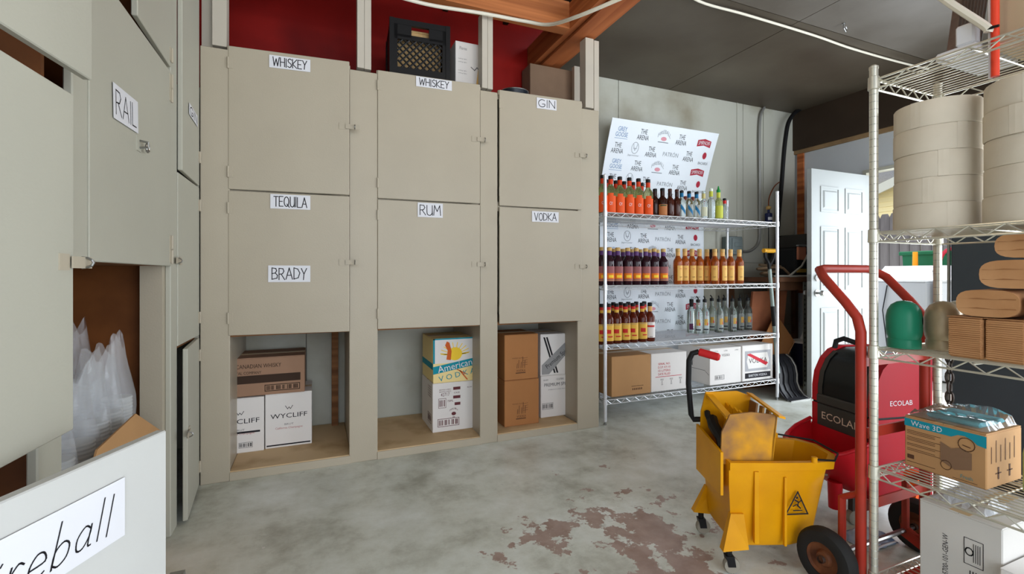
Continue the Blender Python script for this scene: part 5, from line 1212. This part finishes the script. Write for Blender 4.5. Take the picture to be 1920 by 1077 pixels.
MB().box(tx0 + .045, tx1 - .045, ty - .20, ty - .008, .012, .022).build('toe_plate', RT, r, world=True)
MB().tube([(tx0 - .05, 1.098, .102), (tx1 + .05, 1.098, .102)], .009, 8).build('axle', STEEL, r, world=True)
for x in (tx0, tx1):
    MB().tube([(x, ty, .34), (x, 1.098, .30), (x, 1.098, .105)], .013, 8).build('axle_bracket', RT, r, world=True)
    MB().hexa([(x - .01, ty, .05), (x + .01, ty, .05), (x + .01, 1.11, .08), (x - .01, 1.11, .08), (x - .01, ty, .09), (x + .01, ty, .09), (x + .01, 1.11, .125), (x - .01, 1.11, .125)]).build('wheel_strut', RT, r, world=True)
MB().tube([(tx0 - .002, ty + .012, .86), (tx0 - .012, ty + .05, .872), (tx0 - .014, ty + .075, .86), (tx0 - .014, ty + .08, .835)], .009, 8).build('strap_hook', BLACKP, r, world=True, smooth=True)
def lathe_x(prof, x, y, z, n=32):
    mb = MB().lathe(prof, n, cap=False); mb.v = [Vector((x + p.z, y + p.x, z + p.y)) for p in mb.v]; return mb
RUST = mat('rusty_hub', (120, 72, 44), .6, rgb2=(88, 50, 32), vscale=20)
for x in (tx0 - .085, tx1 + .085):
    wx = x
    t_ = lathe_x([(.055, -.026), (.075, -.030), (.092, -.026), (.101, -.012), (.102, 0), (.101, .012), (.092, .026), (.075, .030), (.055, .026)], wx, 1.098, .102).build('wheel', RUBBER, r, world=True, smooth=True)
    lathe_x([(.055, -.024), (.05, -.014), (.03, -.010), (.022, -.022), (.0, -.022)], wx, 1.098, .102, 24).build('hub', RUST, t_, world=True, smooth=True)
    lathe_x([(.055, .024), (.05, .014), (.03, .010), (.022, .022), (.0, .022)], wx, 1.098, .102, 24).build('hub', RUST, t_, world=True, smooth=True)
    lathe_x([(.012, -.034), (.013, -.022), (.013, -.021)], wx, 1.098, .102, 12).build('axle_nut', STEEL, t_, world=True, smooth=True)
# ------------------------------------------------------------------ red dispenser
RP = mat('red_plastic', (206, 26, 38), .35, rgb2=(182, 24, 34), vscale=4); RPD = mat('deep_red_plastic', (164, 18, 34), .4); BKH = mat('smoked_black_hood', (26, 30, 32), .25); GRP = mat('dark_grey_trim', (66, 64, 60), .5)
r = thing('red_dispenser', 'red plastic cleaning station with a black hood behind the hand truck', 'dispenser', (2.235, 1.27, 0), math.radians(-11.5))
WQ, DQ = .33, .31            # width along y, depth along x
def side_prof(off=0.0):
    return [(.0 - off, .10), (.0 - off, .47), (.0 - off, .55), (.012 - off, .62), (.045 - off, .685), (.09 - off, .725), (.15, .745), (DQ, .745), (DQ, .10)]
def cheek(y0, y1, z0, z1, m, nm):
    P = [p for p in side_prof()]
    poly = [(x, max(z0, min(z1, z))) for x, z in P]
    q = []
    for p in poly:
        if not q or (abs(p[0] - q[-1][0]) + abs(p[1] - q[-1][1])) > 1e-5: q.append(p)
    return MB().prism(q, ((0, y0, 0), (1, 0, 0), (0, 0, 1), (0, 1, 0)), y1 - y0).build(nm, m, r)
for y0, y1 in ((0, .032), (WQ - .032, WQ)):
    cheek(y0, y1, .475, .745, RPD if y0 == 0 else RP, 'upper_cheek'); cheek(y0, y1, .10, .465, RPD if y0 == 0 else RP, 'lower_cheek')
MB().box(.004, DQ, .003, WQ - .003, .463, .478).build('seam_band', BLACKP, r)
hp = side_prof()[1:7]; rings = []
hood = MB(); vs = []; fs = []
pts = [(.006, .50), (.006, .55), (.018, .62), (.05, .68), (.095, .718), (.155, .738), (DQ, .738)]
for (x, z) in pts: vs += [(x, .032, z), (x, WQ - .032, z)]
for k in range(len(pts) - 1): fs.append((2 * k, 2 * k + 1, 2 * k + 3, 2 * k + 2))
hood.add(vs, fs).box(.03, DQ, .034, WQ - .034, .47, .60).build('hood', BKH, r, smooth=True)
pts2 = [(.002, .498), (.002, .55), (.014, .621), (.047, .684), (.092, .722)]
for ya, yb in ((.032, .058), (WQ - .058, WQ - .032)):
    vs = []; fs = []
    for (x, z) in pts2: vs += [(x, ya, z), (x, yb, z)]
    for k in range(len(pts2) - 1): fs.append((2 * k, 2 * k + 1, 2 * k + 3, 2 * k + 2))
    MB().add(vs, fs).build('hood_trim', GRP, r, smooth=True)
MB().bbox(-.008, .03, .03, WQ - .03, .468, .512, .006).build('hood_latch_bar', GRP, r)
lp = MB().bbox(-.006, .02, .034, WQ - .034, .36, .466, .004).build('label_panel', GRP, r)
tx = MB(); put_text(tx, 'ECOLAB', lambda a, b: Vector((-.0072, WQ / 2 - a, .415 + b)), 0, 0, .20, .034); tx.build('lettering', mat('warm_white_print', (226, 206, 186), .6), lp, fix=False)
sd = [c for c in r.children if c.name.startswith('upper_cheek')][0]
tx = MB(); put_text(tx, 'ECOLAB', lambda a, b: Vector((.14 + a, -.0012, .535 + b)), 0, 0, .12, .022); tx.build('lettering', PAPER, sd, fix=False)
MB().box(.02, DQ, .03, WQ - .03, .10, .36).build('body_core', RPD, r)
# front basin: a scoop that flares out and down from the tower
nb = 13; rows = []
def basin_ring(z, out, inset):   # open U from right side round the front to left side
    ring = []
    for k in range(nb):
        t = k / (nb - 1); a = math.pi * t
        ring.append((-out * math.sin(a) ** .7, WQ / 2 - (WQ / 2 - inset) * math.cos(a), z))
    return ring
outer = [basin_ring(.13, .06, .03), basin_ring(.20, .14, .005), basin_ring(.27, .22, -.012), basin_ring(.30, .255, -.02)]
top = []
for k, p in enumerate(basin_ring(.30, .255, -.02)):
    f = abs(k / (nb - 1) - .5) * 2; top.append((p[0], p[1], .30 + .075 * f ** 3))
outer[-1] = top
inner_top = [(p[0] * .93, WQ / 2 + (p[1] - WQ / 2) * .94, p[2] + .004) for p in top]
inner = [inner_top, [(p[0] * .80, WQ / 2 + (p[1] - WQ / 2) * .85, .25) for p in top], [(p[0] * .3, WQ / 2 + (p[1] - WQ / 2) * .7, .20) for p in top]]
allr = outer + inner; vs = [p for rg in allr for p in rg]; fs = []
for i in range(len(allr) - 1):
    for k in range(nb - 1): fs.append((i * nb + k, i * nb + k + 1, (i + 1) * nb + k + 1, (i + 1) * nb + k))
MB().add(vs, fs).build('basin', RP, r, smooth=True)
MB().add([(-.01, .02, .20), (-.01, WQ - .02, .20), (-.005, WQ - .03, .362), (-.005, .03, .362)], [(0, 1, 2, 3)]).box(-.005, .02, .0, WQ, .13, .362).build('back_plate', RP, r)
MB().tube(inner_top, .009, 8).build('rim', RP, r, smooth=True)
MB().tube([(-.19, .05, .225), (-.24, .10, .222), (-.24, .23, .222), (-.19, .28, .225)], .006, 8).build('drain_bar', STEEL, r, smooth=True)
MB().lathe([(.026, .0), (.03, .12)], 14, (-.10, .10, .05)).build('drain_tube', RP, r, smooth=True)
for x, y in ((-.06, .05), (-.06, WQ - .05), (DQ - .04, .04), (DQ - .04, WQ - .04)):
    k = MB().box(x - .012, x + .012, y - .012, y + .012, .06, .13).build('caster', GRP, r)
    mb = MB().lathe([(.0, -.012), (.030, -.012), (.032, 0), (.030, .012), (.0, .012)], 18); mb.v = [Vector((x + p.x, y + p.z, .032 + p.y)) for p in mb.v]; mb.build('caster_wheel', mat('grey_caster', (150, 144, 130), .6), k, smooth=True)
c = onY(1612, 637, 1.75)
# rag on the floor, orange strip
r2 = thing('cleaning_rag', 'crumpled blue and white rag on the floor under the red station', 'rag', (2.16, 1.24, 0))
crumple(2.02, 2.20, 1.16, 1.30, .001, lambda u, v: .035 * math.sin(math.pi * u) * (.5 + .5 * math.cos(8 * v + 4 * u)) ** 2 + .01, 12, seed=4).build('cloth', mat('blue_rag', (96, 124, 160), .9, rgb2=(196, 204, 214), vscale=9), r2, world=True, smooth=True)
MB().tube([(2.03, 1.165, .006), (2.10, 1.162, .012), (2.19, 1.166, .006)], .004, 6).build('hem', PAPER, r2, world=True)
a = onX(1704, 878, 2.32); b = onX(1718, 930, 2.32)
r2 = thing('hazard_strip', 'orange plastic wedge standing behind the rack against the red station', 'wedge', (2.3, a.y, 0))
MB().hexa([(2.30, a.y - .02, .0), (2.32, a.y - .02, 0), (2.32, a.y + .0, 0), (2.30, a.y + .0, 0), (2.30, a.y - .045, a.z), (2.32, a.y - .045, a.z), (2.32, a.y + .01, a.z), (2.30, a.y + .01, a.z)]).build('blade', mat('hazard_orange', (246, 96, 30), .5), r2, world=True)
MB().box(2.28, 2.34, a.y - .03, a.y + .01, 0, .012).build('foot', BLACKP, r2, world=True)
# ------------------------------------------------------------------ yellow mop bucket
YB = mat('yellow_bucket_plastic', (228, 160, 10), .35, rgb2=(210, 142, 8), vscale=5); YBS = mat('soiled_yellow_plastic', (214, 150, 20), .45, rgb2=(140, 100, 62), vscale=9, lo=.36, hi=.66)
ba = math.radians(-23.5)
r = thing('mop_bucket', 'yellow wheeled mop bucket with a caution triangle and side-press wringer', 'bucket', (1.464, 1.408, 0), ba)
r.scale = (1.06, 1.06, 1.06)
# local x runs along the bucket from the wringer end to the spout, y across
def ring_b(z, x0, x1, w, taper, n=20):
    pts = []
    # rounded body: flat end at x0, tapering nose at x1
    base = [(x0, -w), (x0 + (x1 - x0) * .35, -w), (x0 + (x1 - x0) * .70, -w * .96), (x0 + (x1 - x0) * .90, -w * taper), (x1, -w * .40), (x1, w * .40), (x0 + (x1 - x0) * .90, w * taper), (x0 + (x1 - x0) * .70, w * .96), (x0 + (x1 - x0) * .35, w), (x0, w)]
    return [(x, y, z) for x, y in base]
H_ = .385
outer = [ring_b(.075, .03, .31, .088, .75), ring_b(.10, .015, .335, .10, .78), ring_b(.30, .0, .375, .115, .82), ring_b(H_ - .03, -.002, .385, .119, .84), ring_b(H_ - .028, -.004, .405, .132, .86), ring_b(H_, -.004, .408, .134, .86)]
inner = [ring_b(H_, .008, .388, .116, .82), ring_b(.26, .014, .36, .108, .80), ring_b(.10, .03, .32, .092, .76)]
MB().loft(outer + inner).build('body', YB, r, smooth=True)
for s_ in (-1, 1):   # side ribs, pads and caster feet
    MB().box(.085, .10, s_ * .118 - .006, s_ * .118 + .006, .10, .35).box(.19, .198, s_ * .115 - .006, s_ * .115 + .006, .09, .33).build('rib', YB, r)
    MB().add([(-.035, s_ * .12, .085), (.06, s_ * .10, .085), (.06, s_ * .135, .085), (-.035, s_ * .15, .085), (.005, s_ * .10, .20), (.05, s_ * .10, .20), (.05, s_ * .118, .20), (.005, s_ * .118, .20)], [(0, 1, 2, 3), (4, 5, 6, 7), (0, 1, 5, 4), (1, 2, 6, 5), (2, 3, 7, 6), (3, 0, 4, 7)]).build('caster_foot', YB, r)
    for cx, cy in ((-.005, s_ * .125), (.29, s_ * .085)):
        k = MB().tube([(cx, cy, .09), (cx, cy, .055)], .011, 8).hexa([(cx - .006, cy - .013, .025), (cx + .02, cy - .013, .025), (cx + .02, cy + .013, .025), (cx - .006, cy + .013, .025), (cx - .014, cy - .013, .062), (cx + .014, cy - .013, .062), (cx + .014, cy + .013, .062), (cx - .014, cy + .013, .062)]).build('caster', BLACKP, r)
        mb = MB().lathe([(.0, -.010), (.026, -.010), (.028, -.004), (.028, .004), (.026, .010), (.0, .010)], 18); mb.v = [Vector((cx + .008 + p.x, cy + p.z, .028 + p.y)) for p in mb.v]
        mb.build('caster_wheel', mat('grey_caster', (150, 144, 130), .6), k, smooth=True)
MB().bbox(-.022, -.002, -.05, .045, .262, .282, .006).build('grip_pad', YB, r)
# caution triangle on the near side (y = -w)
sy = lambda a, b: Vector((.245 + a, -(.1095 + (b - .19) * .07) - .0045 + (a * .09), b))
sy0 = sy; sy = lambda a, b: sy0(a - .01, b + .045)
tr = MB(); T3 = [(-.04, .155), (.04, .155), (0, .235)]
put_line(tr, T3 + [T3[0]], .005, sy)
put_line(tr, [(-.012, .168), (.018, .168)], .004, sy); put_line(tr, [(.012, .176), (.002, .186), (.004, .198), (-.008, .206)], .005, sy); put_line(tr, [(.004, .196), (.014, .204)], .004, sy); put_line(tr, [(-.002, .19), (-.014, .184)], .004, sy); put_poly(tr, arc_pts(-.002, .214, .0045, .0045, 0, 330, 8), sy)
tr.build('caution_triangle', INK, r, fix=False)
# bail handle
MB().tube([(.19, .125, H_ + .002), (.30, .13, H_ + .012), (.41, .07, H_ + .008), (.415, -.06, H_ + .006), (.36, -.125, H_ + .006), (.29, -.13, H_ + .012)], .0035, 7).build('bail', BLACKP, r, smooth=True)
for s_ in (-1, 1): MB().lathe([(.010, 0), (.010, .018), (.004, .02)], 10, (.29, s_ * .125, H_)).build('bail_lug', YB, r, smooth=True)
# wringer
w = thing('mop_wringer', 'yellow side-press wringer with a long black lever sitting on the mop bucket', 'wringer', tuple(WM[r] @ (Vector((.03, 0, H_)) * 1.06)), ba)
def wpl(poly, y0, y1, m, nm): return MB().prism(poly, ((0, y0, 0), (1, 0, 0), (0, 0, 1), (0, 1, 0)), y1 - y0).build(nm, m, w)
# side plates (across the bucket), front apron hanging over the end, slotted back plate
wpl([(-.055, -.02), (-.05, .10), (-.02, .165), (.06, .175), (.155, .165), (.135, -.055), (.03, -.06), (.03, -.02)], -.104, -.096, YBS, 'side_plate')
wpl([(-.055, -.02), (-.05, .12), (-.03, .20), (.10, .205), (.155, .185), (.135, -.055), (.03, -.06), (.03, -.02)], .096, .104, YB, 'side_plate')
MB().hexa([(-.062, -.12, -.13), (-.052, -.12, -.13), (-.052, .12, -.13), (-.062, .12, -.13), (-.062, -.12, .03), (-.052, -.12, .03), (-.052, .12, .06), (-.062, .12, .06)]).build('apron', YB, w)
bp = MB()
for y0, y1 in ((-.104, -.085), (-.06, -.035), (-.01, .015), (.04, .104)): bp.hexa([(.128, y0, -.05), (.136, y0, -.05), (.136, y1, -.05), (.128, y1, -.05), (.150, y0, .168), (.158, y0, .168), (.158, y1, .168), (.150, y1, .168)])
bp.hexa([(.126, -.104, -.05), (.134, -.104, -.05), (.134, .104, -.05), (.126, .104, -.05), (.143, -.104, .115), (.151, -.104, .115), (.151, .104, .115), (.143, .104, .115)])
bp.build('back_plate', YBS, w)
MB().hexa([(.142, -.14, .166), (.166, -.14, .160), (.166, .104, .186), (.142, .104, .192), (.142, -.14, .174), (.166, -.14, .168), (.166, .104, .194), (.142, .104, .200)]).build('top_lip', YB, w)
MB().hexa([(-.03, -.096, .145), (.0, -.096, .14), (.0, .096, .18), (-.03, .096, .185), (-.03, -.096, .155), (.0, -.096, .15), (.0, .096, .19), (-.03, .096, .195)]).build('front_lip', YB, w)
pl = MB()
for k in range(5):
    y = -.09 + k * .04; pl.hexa([(.03, y, -.03), (.045, y, -.03), (.045, y + .03, -.03), (.03, y + .03, -.03), (.05, y, .15), (.058, y, .15), (.058, y + .03, .16), (.05, y + .03, .16)])
pl.build('press_plate', YB, w)
MB().tube([(-.03, -.078, .03), (-.02, -.03, .05), (-.03, .02, .085), (-.02, .06, .10)], .022, 9).tube([(-.02, -.075, .075), (0, -.05, .085), (.005, -.02, .04)], .020, 9).tube([(-.03, .05, .09), (-.035, .07, .115), (-.03, .083, .12)], .012, 8).build('press_arm', BLACKP, w, smooth=True)
MB().tube([(.04, .12, .05), (.035, .13, .10), (-.01, .135, .16)], .012, 8).build('pivot', BLACKP, w, smooth=True)
# lever goes up from the far side
Wi = WM[w].inverted()
Lb = Wi @ at(1296, 778, 1.99); Lm = Wi @ at(1291, 720, 1.99); Lt = Wi @ at(1292, 676, 1.985); Lu = Wi @ at(1298, 663, 1.98); Lg = Wi @ at(1310, 660, 1.975); Le = Wi @ at(1350, 671, 1.93)
MB().tube([(-.005, .12, .08), Lb + Vector((.01, 0, -.02)), Lb, Lm, Lt, Lu, Lg], .0115, 10).build('lever', BLACKP, w, smooth=True)
MB().tube([Lg, Lg.lerp(Le, .05), Lg.lerp(Le, .92), Le], [.011, .0165, .0165, .010], 12).build('grip', mat('red_grip_rubber', (190, 34, 36), .5), w, smooth=True)
# ------------------------------------------------------------------ cups in the left cabinet
r = thing('cardboard_box', 'open cardboard box of cup sleeves in the left cabinet', 'box', (-.86, 1.88, .05))
bx0, bx1, by0, by1, bz = -1.16, -.585, 1.475, 2.27, .46
for q in ((bx0, bx1, by0, by0 + .006), (bx0, bx1, by1 - .006, by1), (bx0, bx0 + .006, by0, by1), (bx1 - .006, bx1, by0, by1)):
    MB().box(*q, .05, bz).build('side', CARD, r, world=True)
MB().box(bx0, bx1, by0, by1, .05, .056).build('bottom', CARD, r, world=True)
MB().prism([(1.60, bz), (1.64, .615), (1.93, .635), (2.30, .47), (2.27, bz - .02)], ((-.57, 0, 0), (0, 1, 0), (.16, 0, 1), (1, 0, 0)), .005).build('flap', CARD, r, world=True).location.x -= .09
MB().hexa([(bx0 + .1, by0, bz), (bx1, by0, bz), (bx1, by0 + .006, bz), (bx0 + .1, by0 + .006, bz), (bx0 + .12, by0 + .10, bz + .12), (bx1 - .02, by0 + .12, bz + .12), (bx1 - .02, by0 + .126, bz + .12), (bx0 + .12, by0 + .106, bz + .12)]).build('flap', CARDD, r, world=True)
CUP = mat('clear_cup_plastic', (232, 234, 230), .12, trans=.3, ior=1.25, alpha=.7)
BAGF = mat('hazy_bag_film', (226, 230, 234), .12, alpha=.26, spec=1.0)
def sleeve(lab, x, y, h, seed):
    t = thing('cup_sleeve', lab, 'cups', (x, y, .057), 0, 'plastic cups in clear sleeves')
    prof = []; z = 0
    while z < h - .03: prof += [(.046, z), (.0475, z + .004), (.0445, z + .009)]; z += .012
    MB().lathe(prof, 20, cap=True).build('cup_stack', CUP, t, smooth=True)
    rn = random.Random(seed); rings = []; ph = rn.uniform(0, 6)
    for i in range(13):
        f = i / 12; zz = h * (.5 + f * .80); flat = max(0, f - .55) / .45; R = .056 * (1 + .08 * math.sin(f * 7 + ph))
        ring = []
        for j in range(18):
            a = 2 * math.pi * j / 18; wob = 1 + rn.uniform(-.05, .05) * (.2 + flat) + .07 * math.sin(3 * a + ph + 2 * f)
            ring.append((R * (1 - .75 * flat) * math.cos(a) * wob, R * (1 + .12 * flat) * math.sin(a) * wob, zz + (.03 * math.sin(2 * a + ph) + rn.uniform(-.008, .008)) * flat))
        rings.append(ring)
    MB().loft(rings, cap=False).build('bag', BAGF, t)
for i, (x, y, h, lab) in enumerate(((-.66, 1.66, .56, 'at the front, nearest the camera'), (-.655, 1.775, .58, 'at the front, second from the camera'), (-.66, 1.895, .60, 'at the front, third from the camera'), (-.665, 2.015, .60, 'at the front, fourth from the camera'), (-.67, 2.135, .62, 'at the front, farthest from the camera'),
                                   (-.79, 2.16, .66, 'behind the farthest front one'), (-.785, 2.03, .62, 'behind the fourth front one'), (-.785, 1.90, .58, 'behind the third front one'))):
    sleeve('sleeve of clear plastic cups in the open box, ' + lab, x, y, h, i + 1)
